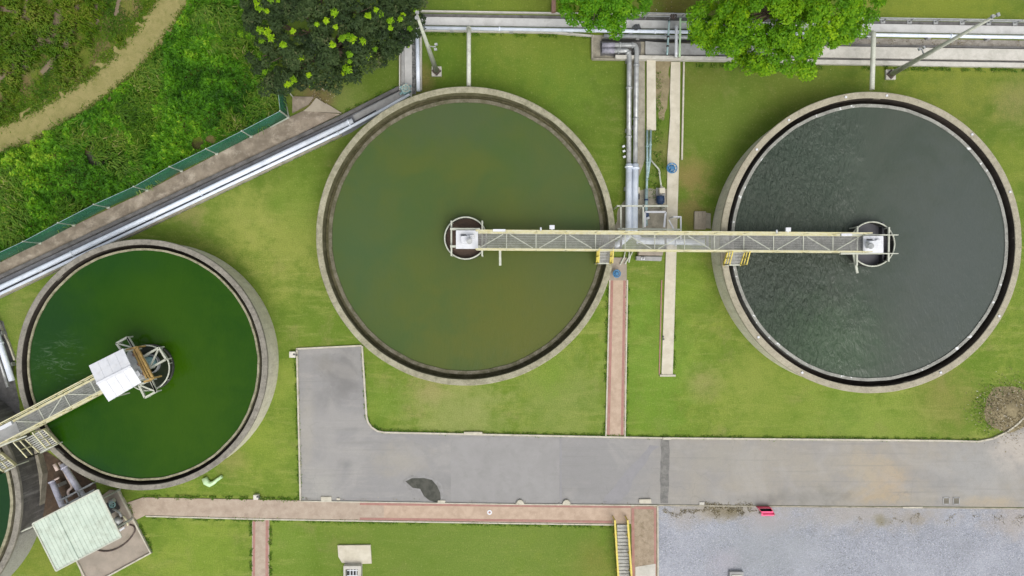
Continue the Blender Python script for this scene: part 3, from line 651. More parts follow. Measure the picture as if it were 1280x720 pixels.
# small things on road edges ----------------------------------------------
def lump(px, py, w, h_, z, mat, label, name='concrete_block', dome=False):
    c = W(px, py, 0); b = MB()
    if dome:
        n = 12; pts = [(c.x + L(w) / 2 * math.cos(PI * k / n), c.y - L(h_) / 2 + L(h_) * math.sin(PI * k / n)) for k in range(n + 1)]
        b.prism(pts, 0, z)
    else:
        n = 4; pts = [(c.x + sx * L(w) / 2 * random.uniform(.85, 1), c.y + sy * L(h_) / 2 * random.uniform(.8, 1)) for sx, sy in ((-1, -1), (0, -1.05), (1, -1), (1, 1), (.1, 1.1), (-1, 1))]
        b.prism(pts, 0, z)
    return tag(b.build(name, mat, bevel=.02), label, 'block', 'small pale concrete blocks along the road edges')
lump(650, 627, 10, 6, .15, 'curb', 'half-round pale block on the road edge just right of the ring cover', dome=True)
lump(708, 627, 10, 6, .15, 'curb', 'half-round pale block on the road edge nearer the yellow stairs', dome=True)
lump(806, 626, 17, 6, .13, 'curb', 'wide pale block on the road edge above the mottled patio')
lump(408, 623, 14, 6, .08, 'curb', 'flat crumbled pale lump at the lower left corner of the road')
lump(423, 623.5, 5, 3, .07, 'curb', 'tiny pale lump beside the crumbled one at the lower left of the road')
lump(552, 627, 10, 4, .07, 'curb', 'flat pale lump touching the dark wet patch')
lump(592, 541.3, 25, 4, .16, 'curb', 'long pale block on the kerb below the middle tank')
lump(833, 547.5, 11, 3, .18, 'curb', 'bright block on the kerb at the top of the dark road patch')
lump(877, 629, 7, 4, .08, 'concrete_light', 'pale broken block between road and gravel near the dark patch')
lump(1140, 634, 28, 2, .08, 'curb', 'long thin bright block between road and gravel on the right')
def service_box(px, py, s, label):
    t = thing('ground_light', W(px, py), label, 'ground light', 'small square fixtures beside the lawn')
    MB().box(W(px, py, .12), (L(s), L(s), .28)).build('body', 'white_box', t, .02)
    MB().box(W(px + s * .2, py, .27), (.1, .1, .03)).build('knob', 'dark_metal', t)
    MB().tube([W(px + s * .65, py + 1, 0), W(px + s * .65, py + 1, .3)], .05).build('stake', 'dark_metal', t)
service_box(366, 443, 7.5, 'small cream square fixture at the top left corner of the road arm')
service_box(320.5, 621, 6, 'small cream square fixture on the sidewalk edge above the branch path')
b = thing('ring_cover', W(612, 640), 'small white ring cover set in the pink sidewalk', 'cover')
MB().lathe(W(612, 640), [(.07, .06), (.15, .06), (.15, .085), (.07, .085)], 28).build('ring', 'white', b)
MB().disc(W(612, 640), .07, .074, 20).build('lid', 'path_red', b)

def grate(px, py, w, h_, nx, label, frame='concrete_grey', z=.03, bars='dark_metal', name='drain_grate'):
    t = thing(name, W(px, py), label, 'drain grate'); c = W(px, py); a, d = L(w) / 2, L(h_) / 2; f = .06
    b = MB()
    b.box((c.x, c.y - d, z / 2 + .01), (2 * a, f, z)); b.box((c.x, c.y + d, z / 2 + .01), (2 * a, f, z))
    b.box((c.x - a, c.y, z / 2 + .01), (f, 2 * d + f, z)); b.box((c.x + a, c.y, z / 2 + .01), (f, 2 * d + f, z)); b.build('frame', frame, t)
    b = MB()
    for k in range(nx): b.box((c.x - a + (k + .5) * 2 * a / nx, c.y, z - .002), (2 * a / nx * .45, 2 * d - f, .02))
    b.build('grille', bars, t)
    s = MB(); s.add([(c.x - a, c.y - d, .018), (c.x + a, c.y - d, .018), (c.x + a, c.y + d, .018), (c.x - a, c.y + d, .018)], [[0, 1, 2, 3]]); s.build('sump', 'black', t)
grate(1182.5, 626, 7.5, 8, 6, 'left one of two square drain grates at the road edge', bars='concrete')
grate(1195, 626, 7.5, 8, 6, 'right one of two square drain grates at the road edge', bars='concrete')
t = thing('inspection_chamber', W(918, 724), 'grey concrete chamber at the bottom edge in the gravel yard', 'manhole')
slab('chamber_wall', [(910.5, 713), (928, 713), (928, 740), (910.5, 740)], 0, .25, 'concrete_grey', t, bevel=.03)
slab('lid', [(913, 716), (925.5, 716), (925.5, 738), (913, 738)], .25, .31, 'concrete_light', t, bevel=.02)
# concrete pad with the gridded box
slab('pad_slab', [(422.5, 681), (463.5, 680.5), (465, 703.5), (440, 704.5), (428, 702.5), (423.5, 695)], 0, .12, 'concrete_cream', kind=None, cat='slab', label='cream concrete pad in the bottom lawn')
t = thing('grated_pit', W(442, 715), 'pale box with a black window-like grid below the cream pad', 'drain pit')
b = MB()
b.prism(PX([(431.5, 704), (434, 704), (434, 730), (431.5, 730)]), 0, .45); b.prism(PX([(449, 704), (453, 704), (453, 730), (449, 730)]), 0, .45)
b.prism(PX([(434, 704), (449, 704), (449, 708), (434, 708)]), 0, .448); b.build('frame', 'concrete_light', t)
slab('pit_bottom', [(434, 708), (449, 708), (449, 730), (434, 730)], 0, .1, 'black', t)
b = MB()
for x in (437.7, 441.5, 445.3): b.bar(W(x, 708.2, .4), W(x, 729.5, .4), .045)
for y in (713, 719.5, 726): b.bar(W(434.2, y, .402), W(448.8, y, .402), .05)
b.build('grille', 'white', t)

# red bin -----------------------------------------------------------------
t = thing('red_bin', W(955, 639), 'small open red bin with a painted-lit flap at the gravel edge', 'bin')
def open_box(b, P, z0, z1, th, flare=1.0):
    c = sum((Vector(p) for p in P), Vector()) / 4
    top = [c + (Vector(p) - c) * flare for p in P]
    for i in range(4):
        p, q = P[i], P[(i + 1) % 4]; pt, qt = top[i], top[(i + 1) % 4]
        n = ((q - p).cross(Vector((0, 0, 1)))).normalized() * th
        if (p - c).dot(n) < 0: n = -n
        b.add([(p.x, p.y, z0), (q.x, q.y, z0), (qt.x, qt.y, z1), (pt.x, pt.y, z1), (p.x - n.x, p.y - n.y, z0), (q.x - n.x, q.y - n.y, z0), (qt.x - n.x, qt.y - n.y, z1), (pt.x - n.x, pt.y - n.y, z1)],
              [[0, 1, 2, 3], [7, 6, 5, 4], [3, 2, 6, 7], [0, 3, 7, 4], [1, 5, 6, 2], [0, 4, 5, 1]])
R0 = PX([(945, 632.5), (961, 632.5), (966, 641), (951.5, 641)])
b = MB(); open_box(b, R0, .02, .38, .025, 1.02); b.prism([p for p in R0], .01, .045); b.build('tub', 'red', t)
b = MB(); P = [W(951.8, 639.3, .40), W(966.2, 639.3, .40), W(967.5, 645, .16), W(952, 645, .16)]
b.add([*P, *[p - Vector((0, 0, .03)) for p in P]], [[0, 3, 2, 1], [4, 5, 6, 7], [0, 1, 5, 4], [1, 2, 6, 5], [2, 3, 7, 6], [3, 0, 4, 7]]); b.build('front_flap', 'pink', t)  # upturned flap wears the lit copy of the tub's red
b = MB(); P = [W(946.5, 633.5, .1), W(961, 633.5, .1), W(964.5, 639, .1), W(951, 639, .1)]; b.add(P, [[3, 2, 1, 0]]); b.build('dark_inside', 'black', t)  # black sheet paints the shade inside the open tub

# stairs -------------------------------------------------------------------
t = thing('stairs', W(778, 700), 'grey steps between two yellow rails leading down to the bottom', 'stairs')
for k in range(24):
    y = 655 + k * 4.4; x0 = 770 + k * .13; MB().prism(PX([(x0 + .8, y), (x0 + 14.5, y), (x0 + 14.6, y + 3.6), (x0 + .9, y + 3.6)]), -.02, .16 - .002 * k).build('step', 'grating', t)
for xa, xb in ((768.5, 775.5), (784.5, 792.5)):
    b = MB(); b.bar(W(xa, 650, .9), W(xb, 765, .9), .11); b.bar(W(xa, 650, .45), W(xb, 765, .45), .09); b.bar(W(xa, 650, .12), W(xb, 765, .12), .09, .2)
    for k in range(6): 
        x = xa + (xb - xa) * k / 5; y = 651 + 112 * k / 5; p = W(x, y, .9); b.bar((p.x, p.y, 0), p, .06)
    b.build('railing', 'yellow', t)

# ================================================================== TANKS
def tank(px, py, R, prof, zt, mats, wmat, label, wlabel, wl, water_z, ch_z):
    c = W(px, py, zt); t = thing('clarifier_tank', (c.x, c.y, 0), label, 'tank')
    r1, r2, r3 = prof     # rim inner, weir outer, weir inner
    MB().lathe(c, [(R - .1, 0), (R - .1, zt - .22), (r1 + .04, zt - .22), (r1 + .04, 0)], 200).build('outer_wall', mats['wall'], t)
    MB().lathe(c, [(R, zt - .219), (R + .003, zt - .03), (R - .03, zt), (r1 + .02, zt), (r1, zt - .02), (r1, zt - .219)], 200, wob=.012).build('rim', mats['rim'], t)
    MB().lathe(c, [(r1 + .035, ch_z - .05), (r1 - .005, ch_z - .05), (r1 - .005, zt - .05), (r1 + .035, zt - .05)], 200).build('lining', mats['inner'], t)
    MB().lathe(c, [(r2, ch_z - .3), (r2, wl), (r3, wl), (r3, ch_z - .3)], 200, wob=.03).build('weir', mats['weir'], t)
    MB().lathe(c, [(r1, ch_z), (r2 - .02, ch_z)], 200, closed=False).build('channel_bed', 'inner_A' if mats['inner'] == 'inner_A' else 'inner_B', t)
    b = MB(); b.disc(c, r3 + .02, water_z, 160); w = b.build('water', wmat); tag(w, wlabel, None, None, 'structure')
    return t, c
ZT = 2.3
cA, cB, cC, cD = (582, 295), (1089, 303), (177, 456), (-133, 629.5)
wA = water_mat('water_olive', (.055, .090, .024), (.072, .096, .021), *W(*cA, ZT).xy, edge=[
    (660, 390, 110, (.092, .100, .018), .8, 1), (560, 150, 90, (.060, .086, .038), .7, .5), (455, 300, 60, (.05, .088, .035), .6, 1.8), (700, 300, 60, (.06, .088, .036), .4, 1.8), (582, 295, 55, (.06, .085, .026), .6, 1), (690, 200, 50, (.068, .094, .032), .4, 1.2)])
wB = water_mat('water_slate', (.048, .062, .046), (.058, .070, .054), *W(*cB, ZT).xy, ripple=.33, spec=.24, rough=.2, edge=[
    (1180, 330, 100, (.070, .082, .076), .7, 1.6), (1010, 430, 80, (.048, .082, .042), .7, .8), (1000, 200, 70, (.046, .068, .048), .5, 1.3)])
wC = water_mat('water_green', (.012, .050, .002), (.018, .060, .002), *W(*cC, ZT).xy, wisps=(72, 452, 46), edge=[
    (80, 400, 60, (.010, .040, .009), .8, 1.5), (250, 500, 75, (.028, .074, .002), .85, 1.3), (220, 390, 60, (.024, .068, .002), .8, 1), (130, 585, 60, (.009, .042, .008), .8, .5), (160, 325, 70, (.010, .046, .006), .7, .4), (60, 520, 35, (.009, .038, .010), .7, 1.2)])
wD = water_mat('water_dark_green', (.010, .036, .012), (.012, .042, .012), *W(*cD, ZT).xy)
RA, RB, RC = L(187, ZT), L(188.5, ZT), L(157, ZT)
tA, CA = tank(*cA, RA, (RA - .36, RA - .60, RA - .81), ZT, dict(wall='wall_beige', rim='rim_A', inner='inner_A', weir='weir_A'), wA,
     'middle round tank with olive water and a thin mossy rim', 'olive green water of the middle tank', 1.80, 1.74, 1.45)
tB, CB = tank(*cB, RB, (RB - .38, RB - .68, RB - .86), ZT, dict(wall='wall_beige', rim='rim_B', inner='inner_B', weir='weir_B'), wB,
     'right-hand round tank with rippled slate grey water', 'rippled slate grey water of the right tank', 2.12, 2.06, 1.3)
tC, CC = tank(*cC, RC, (RC - .32, RC - .53, RC - .65), ZT, dict(wall='wall_beige', rim='rim_C', inner='inner_B', weir='weir_C'), wC,
     'smaller round tank at the left with bright green water', 'bright green water of the smaller left tank', 2.12, 2.05, 1.5)
tD, CD = tank(*cD, L(159, ZT), (L(159, ZT) - .33, L(159, ZT) - .60, L(159, ZT) - .78), ZT, dict(wall='wall_dark', rim='rim_C', inner='inner_B', weir='weir_C'), wD,
     'round tank cut off at the bottom left corner, dark weathered outer wall', 'dark green water of the tank cut off by the left edge', 2.12, 2.05, 1.5)
# ledge of the right tank (low plinth seen on the lawn side) : light bolts on rims
for (tt, C_, R_, angs) in ((tB, CB, RB, (84, 100, 124, 141, 20, 47, -30, -62, -118, -140)),):
    for a in angs:
        p = C_ + Vector((math.cos(math.radians(a)), math.sin(math.radians(a)), 0)) * (R_ - .2)
        MB().box((p.x, p.y, ZT + .03), (.12, .12, .06), random.random()).build('bracket', 'white', tt)

# ---- centre wells
def well(parent, px, py, rpx, z1, z0, mat, inner_mat, zin, zb):
    c = W(px, py, z1); r = L(rpx, z1)
    ring = [Vector((c.x + (r - .04) * math.cos(2 * PI * k / 96), c.y + (r - .04) * math.sin(2 * PI * k / 96), z1)) for k in range(97)]
    MB().tube(ring, .045, 8, cap=False).build('well_ring', mat, parent)
    MB().lathe(c, [(r, z0), (r, zb), (r - .06, zb), (r - .06, z0)], 72).build('well_baffle', 'baffle', parent)
    for k in range(8):
        a = 2 * PI * k / 8 + .2; q = c + Vector((math.cos(a), math.sin(a), 0)) * (r - .04)
        MB().bar((q.x, q.y, z0), (q.x, q.y, z1), .04).build('ring_stay', mat, parent)
    MB().disc(c, r - .05, zin, 64).build('scum', inner_mat, parent)
M['baffle'] = simple('baffle_steel', (.05, .052, .045), (.03, .032, .027), 2, .7, dirt=(.12, .11, .09), dirt_amt=.4, bump=0)
M['scum_brown'] = simple('scum_brown', (.085, .050, .030), (.06, .036, .024), 3, .6, dirt=(.13, .085, .05), dirt_amt=.6, dirt_scale=5, grain=.4)
M['scum_grey'] = simple('scum_grey', (.10, .10, .11), (.09, .09, .10), 2, .3, bump=0, grain=.1)
M['scum_green'] = simple('scum_green', (.010, .018, .007), (.02, .026, .012), 2, .3, bump=0, grain=.1)
well(tA, 582, 297.5, 27, 2.55, 1.6, 'steel_pale', 'scum_brown', 1.80, 2.2)
well(tB, 1090.5, 305, 28.5, 2.75, 1.9, 'steel_pale', 'scum_grey', 2.09, 2.72)
well(tC, 183.5, 460, 29, 2.6, 1.9, 'steel_pale', 'scum_green', 2.08, 2.2)

# ================================================================== BRIDGES
def bridge(p0, p1, width, zd, label, period=3.4, mat='steel_yellow', low=None, skip=0.0):
    """steel walkway: see-through grating, chords, flat bracing under it and a railing on each side"""
    t = thing('footbridge', (*(p0 + p1).xy / 2, 0), label, 'footbridge')
    d = (p1 - p0); Ln = d.length; d.normalize(); s = Vector((-d.y, d.x, 0)); up = Vector((0, 0, 1))
    O = Vector((p0.x, p0.y, zd)); hw = width / 2
    b = MB(); n = int(Ln / .06)
    for k in range(n):
        c = O + d * ((k + .5) * Ln / n); b.bar(c - s * (hw - .06), c + s * (hw - .06), .025, .03)
    for k in range(-3, 4): b.bar(O + s * k * (hw - .08) / 3 - up * .012, O + d * Ln + s * k * (hw - .08) / 3 - up * .012, .012, .03)
    b.build('grating', 'grating', t)
    for sg in (1, -1):
        b = MB(); b.bar(O + s * sg * hw - up * .12, O + d * Ln + s * sg * hw - up * .12, .13, .30)
        b.build('side_beam', mat, t)
        b = MB()
        for z, w in ((1.1, .06), (.6, .045)): b.bar(O + s * sg * (hw + .04) + up * z, O + d * Ln + s * sg * (hw + .04) + up * z, w)
        m = int(Ln / (period / 2))
        for k in range(m + 1):
            c = O + s * sg * (hw + .04) + d * (Ln * k / m); b.bar(c - up * .2, c + up * 1.1, .05)
        b.build('railing', mat, t)
    b = MB(); m = int(Ln / (period / 2))
    for k in range(m):
        a0, a1 = Ln * k / m, Ln * (k + 1) / m; sg = 1 if k % 2 else -1
        b.bar(O + d * (a0 + .2) + s * sg * (hw - .1) + up * .026, O + d * (a1 - .2) - s * sg * (hw - .1) + up * .026, .05, .02)
        b.bar(O + d * a0 - s * (hw - .07) + up * .028, O + d * a0 + s * (hw - .07) + up * .028, .055, .02)
    b.build('bracing', 'steel_pale', t)
    return t, d, s
ZD = 3.0
bAB, dAB, sAB = bridge(W(596, 301, ZD), W(1078, 304.5, ZD), L(21, ZD), ZD, 'long yellowish lattice footbridge joining the middle and right tanks')
# supports of the bridge on the ground between the tanks and on both rims
for px in (776, 832, 884):
    b = MB()
    for oy in (-8, 8):
        p = W(px, 302 + oy, ZD - .3); b.bar((p.x, p.y, 0), p, .14)
    p, q = W(px, 293, ZD - .36), W(px, 311, ZD - .36); b.bar(p, q, .12); b.build('trestle', 'galv', bAB)
for px in (757, 906):
    b = MB(); b.box(W(px, 302, 2.55), (.35, 1.0, .5)); b.build('bearing', 'concrete_grey', bAB)
# platforms at each centre
def centre_platform(parent, cx, cy, x0, x1, y0, y1, rail_x, mirror=1):
    z = ZD + .25
    b = MB(); b.prism(PX([(x0, y0), (x1, y0), (x1, y1), (x0, y1)], z), z - .06, z + .02); b.build('gear_platform', 'white', parent)
    # gearbox, motor, small boxes
    mx, my = (x0 + x1) / 2, (y0 + y1) / 2
    b = MB(); b.box(W(mx - 2, my, z + .2), (.5, .42, .38), .1); b.box(W(mx + 6, my - 3, z + .12), (.25, .3, .2)); b.build('gearbox', 'white', parent, .03)
    b = MB(); b.tube([W(mx + 3 * mirror, my + 2, z + .25), W(mx + 3 * mirror, my + 2, z + .85)], .17, 18); b.tube([W(mx + 3 * mirror, my + 2, z + .84), W(mx + 3 * mirror, my + 2, z + .9)], .12, 18); b.build('motor', 'galv', parent)
    b = MB(); b.tube([W(mx - 8, my - 6, z + .05), W(mx - 2, my - 6, z + .05), W(mx + 2, my - 3, z + .05)], .03, 6); b.build('cable', 'dark_metal', parent)
centre_platform(tA, 582, 298, 570, 597.5, 288, 311, 564)
b = MB()
for y in (286.3, 308): b.bar(W(563, y, 3.0), W(600, y + .3, 3.0), .12, .2)
for x in (564.3, 602.8): b.bar(W(x, 276, 2.8), W(x, 320, 2.8), .09, .12)
b.build('cross_beam', 'steel_pale', tA)
for (x, y) in ((564.3, 277), (564.3, 319), (602.8, 276.5), (602.8, 319.5)): p = W(x, y, 2.8); MB().bar((p.x, p.y, 1.7), p, .07).build('hanger', 'steel_pale', tA)
MB().tube([W(582, 298, 1.6), W(582, 298, 3.1)], .18, 18).build('drive_shaft', 'dark_metal', tA)
centre_platform(tB, 1090, 303, 1079, 1104, 295, 316, 1111, -1)
b = MB()
for y in (293.8, 317): b.bar(W(1050, y, 3.0), W(1122, y, 3.0), .11, .2, w2=.05)
for x, y0, y1 in ((1071.5, 283, 332), (1111, 284, 327)): b.bar(W(x, y0, 2.95), W(x - .8, y1, 2.95), .09, .12)
b.build('cross_beam', 'steel_pale', tB)
for (x, y) in ((1071.5, 284), (1071, 329), (1111, 285), (1110.4, 326)):
    p = W(x, y, 2.95); MB().bar((p.x, p.y, 2.0), p, .07).build('hanger', 'steel_pale', tB)
b = MB(); b.box(W(1102, 303, 2.3), (.1, 2.4, .35)); b.build('inner_baffle', 'dark_metal', tB)
MB().tube([W(1091, 305, 1.6), W(1091, 305, 3.1)], .18, 18).build('drive_shaft', 'dark_metal', tB)
# scum arms
MB().bar(W(625, 309, 2.75), W(625.3, 332, 2.75), .13, .1).build('skimmer_arm', 'steel_pale', tA)
MB().bar(W(1067, 318, 2.8), W(1071.5, 341.5, 2.8), .13, .1).build('skimmer_arm', 'steel_pale', tB)
MB().box(W(1058, 293.5, 4.15), (.6, .14, .1)).build('light_fitting', 'white', bAB)
MB().box(W(624, 288, 4.15), (.7, .13, .1)).build('light_fitting', 'white', bAB)
for px, py in ((690, 284), (985, 287)):
    b = MB(); p = W(px, py, 4.2); b.box(p, (.28, .22, .14)); b.bar(W(px, py + 4, 4.1), p, .04); b.build('floodlight', 'white', bAB)
    MB().tube([W(px - 14, py + 4, 4.1), W(px - 14, py + 1, 4.35)], .05, 8).build('socket', 'white', bAB)

# landings beside the bridge with yellow rails
def landing(pts, label, base_z=2.35, rails=('yellow', 'yellow'), slats=0):
    t = thing('landing_steps', (*W(*pts[0]).xy, 0), label, 'steps', 'short railed steps from the footbridges to the tank rims')
    (ax, ay), (bx, by), (cx_, cy_), (dx, dy) = pts      # a-b along the bridge, d-c the outer side
    P = [W(x, y, 2.75) for x, y in pts]
    b = MB(); n = 9
    for k in range(n):
        f0, f1 = k / n, (k + .7) / n; z = 2.88 - .06 * k
        q = [P[0].lerp(P[3], f0), P[1].lerp(P[2], f0), P[1].lerp(P[2], f1), P[0].lerp(P[3], f1)]
        b.prism(q, z - .03, z)
    b.build('treads', 'grating', t)
    for (i, j) in ((0, 3), (1, 2)):
        b = MB(); p, q = P[i], P[j]; up = Vector((0, 0, 1))
        b.bar(p + up * .05, q - up * .4, .07, .2)
        for h in (1.05, .55): b.bar(p + up * h, q + up * (h - .3), .055)
        for f in (0, .5, 1): c = p.lerp(q, f) - up * .3 * f; b.bar(c, c + up * 1.05, .05)
        b.build('railing', rails[0], t)
    b = MB(); b.bar(P[3] - Vector((0, 0, .35)), P[2] - Vector((0, 0, .35)), .07); b.bar(P[3].lerp(P[2], 0) + Vector((0, 0, .75)), P[3] - Vector((0, 0, .35)), .05)
    m = (P[3] + P[2]) / 2; b.bar((P[3].x, P[3].y, 0 if base_z == 0 else 1.3), P[3] - Vector((0, 0, .3)), .06); b.bar((P[2].x, P[2].y, 0 if base_z == 0 else 1.3), P[2] - Vector((0, 0, .3)), .06)
    b.build('foot_frame', 'steel_pale', t)
    return t
landing([(746.5, 312.5), (763.5, 312.5), (763.5, 329), (746.5, 329)], 'small yellow-railed steps at the right edge of the middle tank')
landing([(909, 315), (930, 315), (928, 331), (907, 331)], 'yellow-railed steps at the left edge of the right-hand tank')
# bridge C-D
ZC = 3.0
q0 = (150, 467.5); sl = -.525
def cl(x): return q0[1] + sl * (x - q0[0])
bCD, dCD, sCD = bridge(W(150, cl(150), ZC), W(-110, cl(-110), ZC), L(20, ZC), ZC, 'grey-decked footbridge running from the white-roofed platform to the left edge', mat='steel_yellow')
p = slab('deck_plate', [(-60, 572), (-60, 600), (0, 557), (36, 541), (30, 528), (16, 531), (-10, 543)], 0, .01, 'grating', bCD)
bpy.data.objects.remove(p)
b = MB(); b.prism(PX([(-40, cl(-40) - 12), (20, cl(20) - 9), (26, cl(26) + 10), (-40, cl(-40) + 14)], 3.02), 2.99, 3.05); b.build('deck_plate', 'concrete_grey', bCD)
MB().box(W(8, 532, 4.1), (.75, .2, .16), math.radians(27)).build('light_fitting', 'white', bCD)
landing([(33, 548), (56, 536), (68, 556), (45, 568)], 'beige-railed steps at the lower left of the green tank', rails=('steel_yellow',) * 2)
landing([(-12, 572), (2, 566), (14, 584), (0, 592)], 'beige-railed steps at the edge of the cut-off tank', rails=('steel_yellow',) * 2)
b = MB()
for p, q in (((0, 558, 3.0), (33, 545, 3.0)), ((0, 558, 4.0), (33, 545, 4.0))): b.bar(W(*p), W(*q), .07)
for f in (0, .33, .66, 1): b.bar(W(0 + 33 * f, 558 - 13 * f, 2.4), W(0 + 33 * f, 558 - 13 * f, 4.0), .05)
b.build('railing', 'steel_pale', bCD)

# ---- platform of the green tank: roof, machinery, trusses
t = thing('roofed_platform', (*W(150, 465).xy, 0), 'white gabled canopy over the drive platform of the green tank', 'canopy')
zr = 5.0
e0, e1, e2, e3 = W(111, 457, zr), W(153.8, 435.7, zr), W(176.7, 478, zr), W(135.7, 502, zr)
r0, r1 = W(121, 479.6, zr + .28), W(163.8, 457.8, zr + .28)
b = MB(); th = Vector((0, 0, .05))
for a, b_, c, d in ((e0, e1, r1, r0), (r0, r1, e2, e3)):
    V = [a, b_, c, d, a - th, b_ - th, c - th, d - th]; b.add(V, [[0, 3, 2, 1], [4, 5, 6, 7], [0, 1, 5, 4], [1, 2, 6, 5], [2, 3, 7, 6], [3, 0, 4, 7]])
roof = b.build('roof', 'white', t)
MB().bar(r0 + th * .6, r1 + th * .6, .12, .03).build('ridge_cap', 'white', roof)
for (pa, pb, pc, pd) in ((e0, e1, r1, r0), (r0, r1, e2, e3)):
    for f in (.25, .5, .75):
        q_, w_ = pa.lerp(pb, f), pd.lerp(pc, f); MB().bar(q_ + Vector((0, 0, .008)), w_ + Vector((0, 0, .008)), .025, .015).build('seam', 'white', roof)
for e in (e0, e1, e2, e3):
    c = e.lerp((e0 + e2) / 2, .12); MB().bar((c.x, c.y, 3.0), (c.x, c.y, zr), .07).build('post', 'steel_pale', t)
MB().prism(PX([(118, 464), (165, 440), (182, 472), (136, 496)], 3.0), 2.9, 3.0).build('floor', 'grating', t)
# drive machinery (yellow frame)
dm = thing('drive_unit', (*W(172, 455).xy, 3.0), 'ochre machinery frame with grey plate beside the white canopy', 'machinery')
F0, F1, F2, F3 = (158, 437.5), (171, 434), (191.5, 472.5), (180.5, 477.5)
b = MB()
for (p, q) in ((F0, F1), (F1, F2), (F2, F3)): b.bar(W(*p, 3.9), W(*q, 3.9), .12, .12)
for f in (.3, .55): b.bar(W(F0[0] + (F1[0] - F0[0]) * (f + .3), F0[1] + (F1[1] - F0[1]) * (f + .3), 3.88), W(F3[0] + (F2[0] - F3[0]) * (f + .1), F3[1] + (F2[1] - F3[1]) * (f + .1), 3.88), .1, .1)
for p in (F0, F1, F2, F3): c = W(*p, 3.9); b.bar((c.x, c.y, 3.0), c, .09)
b.build('frame', 'ochre', dm)
MB().prism(PX([(158, 441), (163, 438), (184, 473), (177, 476.5), (163.5, 458)], 3.4), 3.3, 3.38).build('plate', 'galv', dm)
b = MB(); 
for f in (.15, .5, .85): b.tube([W(166 + 17 * f, 438 + 34 * f, 3.45), W(169 + 17 * f, 436.5 + 34 * f, 3.7)], .14, 12)
b.build('motor', 'brown_paint', dm)
MB().box(W(173, 466.5, 3.45), (.18, .3, .08), .6).build('nameplate', 'white', dm)
# truss arms
def truss(quad, diags, z, label_part='arm_frame'):
    b = MB(); n = len(quad)
    for i in range(n): b.bar(W(*quad[i], z), W(*quad[(i + 1) % n], z), .11, .14)
    for i, j in diags: b.bar(W(*quad[i], z + .002), W(*quad[j], z + .002), .08, .1)
    for (x, y) in quad: c = W(x, y, z); b.bar((c.x, c.y, z - .55), (c.x, c.y, z - .002), .07)
    return b.build(label_part, 'steel_pale', t)
truss([(146, 429), (159.5, 421.5), (167, 434.5), (152, 438)], [(0, 2)], 3.1)
truss([(178.5, 446), (199, 434.5), (208, 449), (187, 460.5)], [(1, 3)], 3.1)
truss([(174, 481), (181.5, 497), (195.5, 489.5), (189.5, 475)], [(0, 2), ], 3.1)
b = MB(); b.bar(W(160, 421.5, 3.1), W(170, 438, 3.1), .12, .14); b.bar(W(188, 474, 3.1), W(196, 490, 3.1), .12, .14); b.build('cantilever', 'steel_pale', t)
b = MB(); b.lathe(W(184, 453.5, 2.6), [(.001, 2.72), (.12, 2.70), (.26, 2.6), (.34, 2.45), (.34, 2.1)], 28, closed=False); b.build('feed_cap', 'teal_box', t)
b = MB(); b.lathe(W(187, 455, 2.3), [(.5, 2.1), (.5, 2.35), (.56, 2.35), (.56, 2.1)], 30); b.build('feed_collar', 'galv', t)

# ================================================================== PIPES BETWEEN TANKS
pipe('pipe', [(752, 56.5, .45), (794, 56.5, .45), (796, 62, .45), (794, 206, .45)], .15, 'pipe_silver', 'right silver pipe of the upright pair, with the outer elbow at the top', joints=(.12, .2, .35, .7))
pipe('pipe', [(752, 63.5, .45), (784, 63.5, .45), (786.5, 68, .45), (786, 206, .45)], .15, 'pipe_silver', 'left silver pipe of the upright pair, with the inner elbow at the top', joints=(.12, .2, .45, .8))
pipe('pipe', [(752, 56.5, .45), (768, 56.5, .45)], .165, 'pipe_purple', 'lavender sleeve on the outer elbow pipe near the top', sup=False)
pipe('pipe', [(752, 63.5, .45), (768, 63.5, .45)], .165, 'pipe_purple', 'lavender sleeve on the inner elbow pipe near the top', sup=False)
pipe('pipe', [(786.3, 205, .6), (785.6, 296, .6), (772, 306, .6), (760, 311, .6)], .20, 'pipe_white', 'left wide white pipe ending under the footbridge', joints=(.03, .75))
pipe('pipe', [(794.3, 205, .6), (793.2, 292, .6), (800, 301, .6), (880, 303, .6)], .20, 'pipe_white', 'right wide white pipe that bends under the footbridge', joints=(.03, .55, .8))
pipe('pipe', [(809, 163, .3), (809, 205, .3), (808, 262, .3)], .07, 'pipe_teal', 'left teal pipe emerging from the cream cover slab', joints=(.2, .4, .62), sup=False)
pipe('pipe', [(813.5, 163, .3), (812.5, 200, .3), (809.5, 222, .3)], .07, 'pipe_teal', 'right teal pipe emerging from the cream cover slab', joints=(.3, .6), sup=False)
pipe('pipe', [(812.5, 199, .32), (824, 212, .32), (825, 222, .32), (827, 236, .32)], .05, 'steel_pale', 'thin pale branch pipe leading to the blue pump', joints=(.5,), sup=False)
pipe('pipe', [(808, 236, .28), (807.5, 282, .28)], .10, 'pipe_teal', 'thicker teal pipe end passing under the white pipe rack', joints=(.3,), sup=False, jmat='navy')
t = thing('pump', W(825, 243), 'navy blue pump with cream coupling beside the cream footpath', 'pump')
MB().box(W(825.5, 244, .06), (.55, .9, .12)).build('base', 'concrete_grey', t)
b = MB(); b.tube([W(825.5, 245, .42), W(825.5, 254, .42)], .24, 20); b.tube([W(825.5, 254, .42), W(825.5, 255.5, .42)], .18, 20)
for k in range(6): b.tube([W(825.5, 246 + k * 1.3, .42), W(825.5, 246.5 + k * 1.3, .42)], .265, 20)
b.build('motor', 'navy', t)
MB().box(W(827, 238.5, .4), (.34, .34, .4), .1).build('coupling', 'concrete_cream', t, .03)
MB().tube([W(827, 238, .4), W(827, 233, .4)], .09).build('inlet', 'concrete_cream', t)
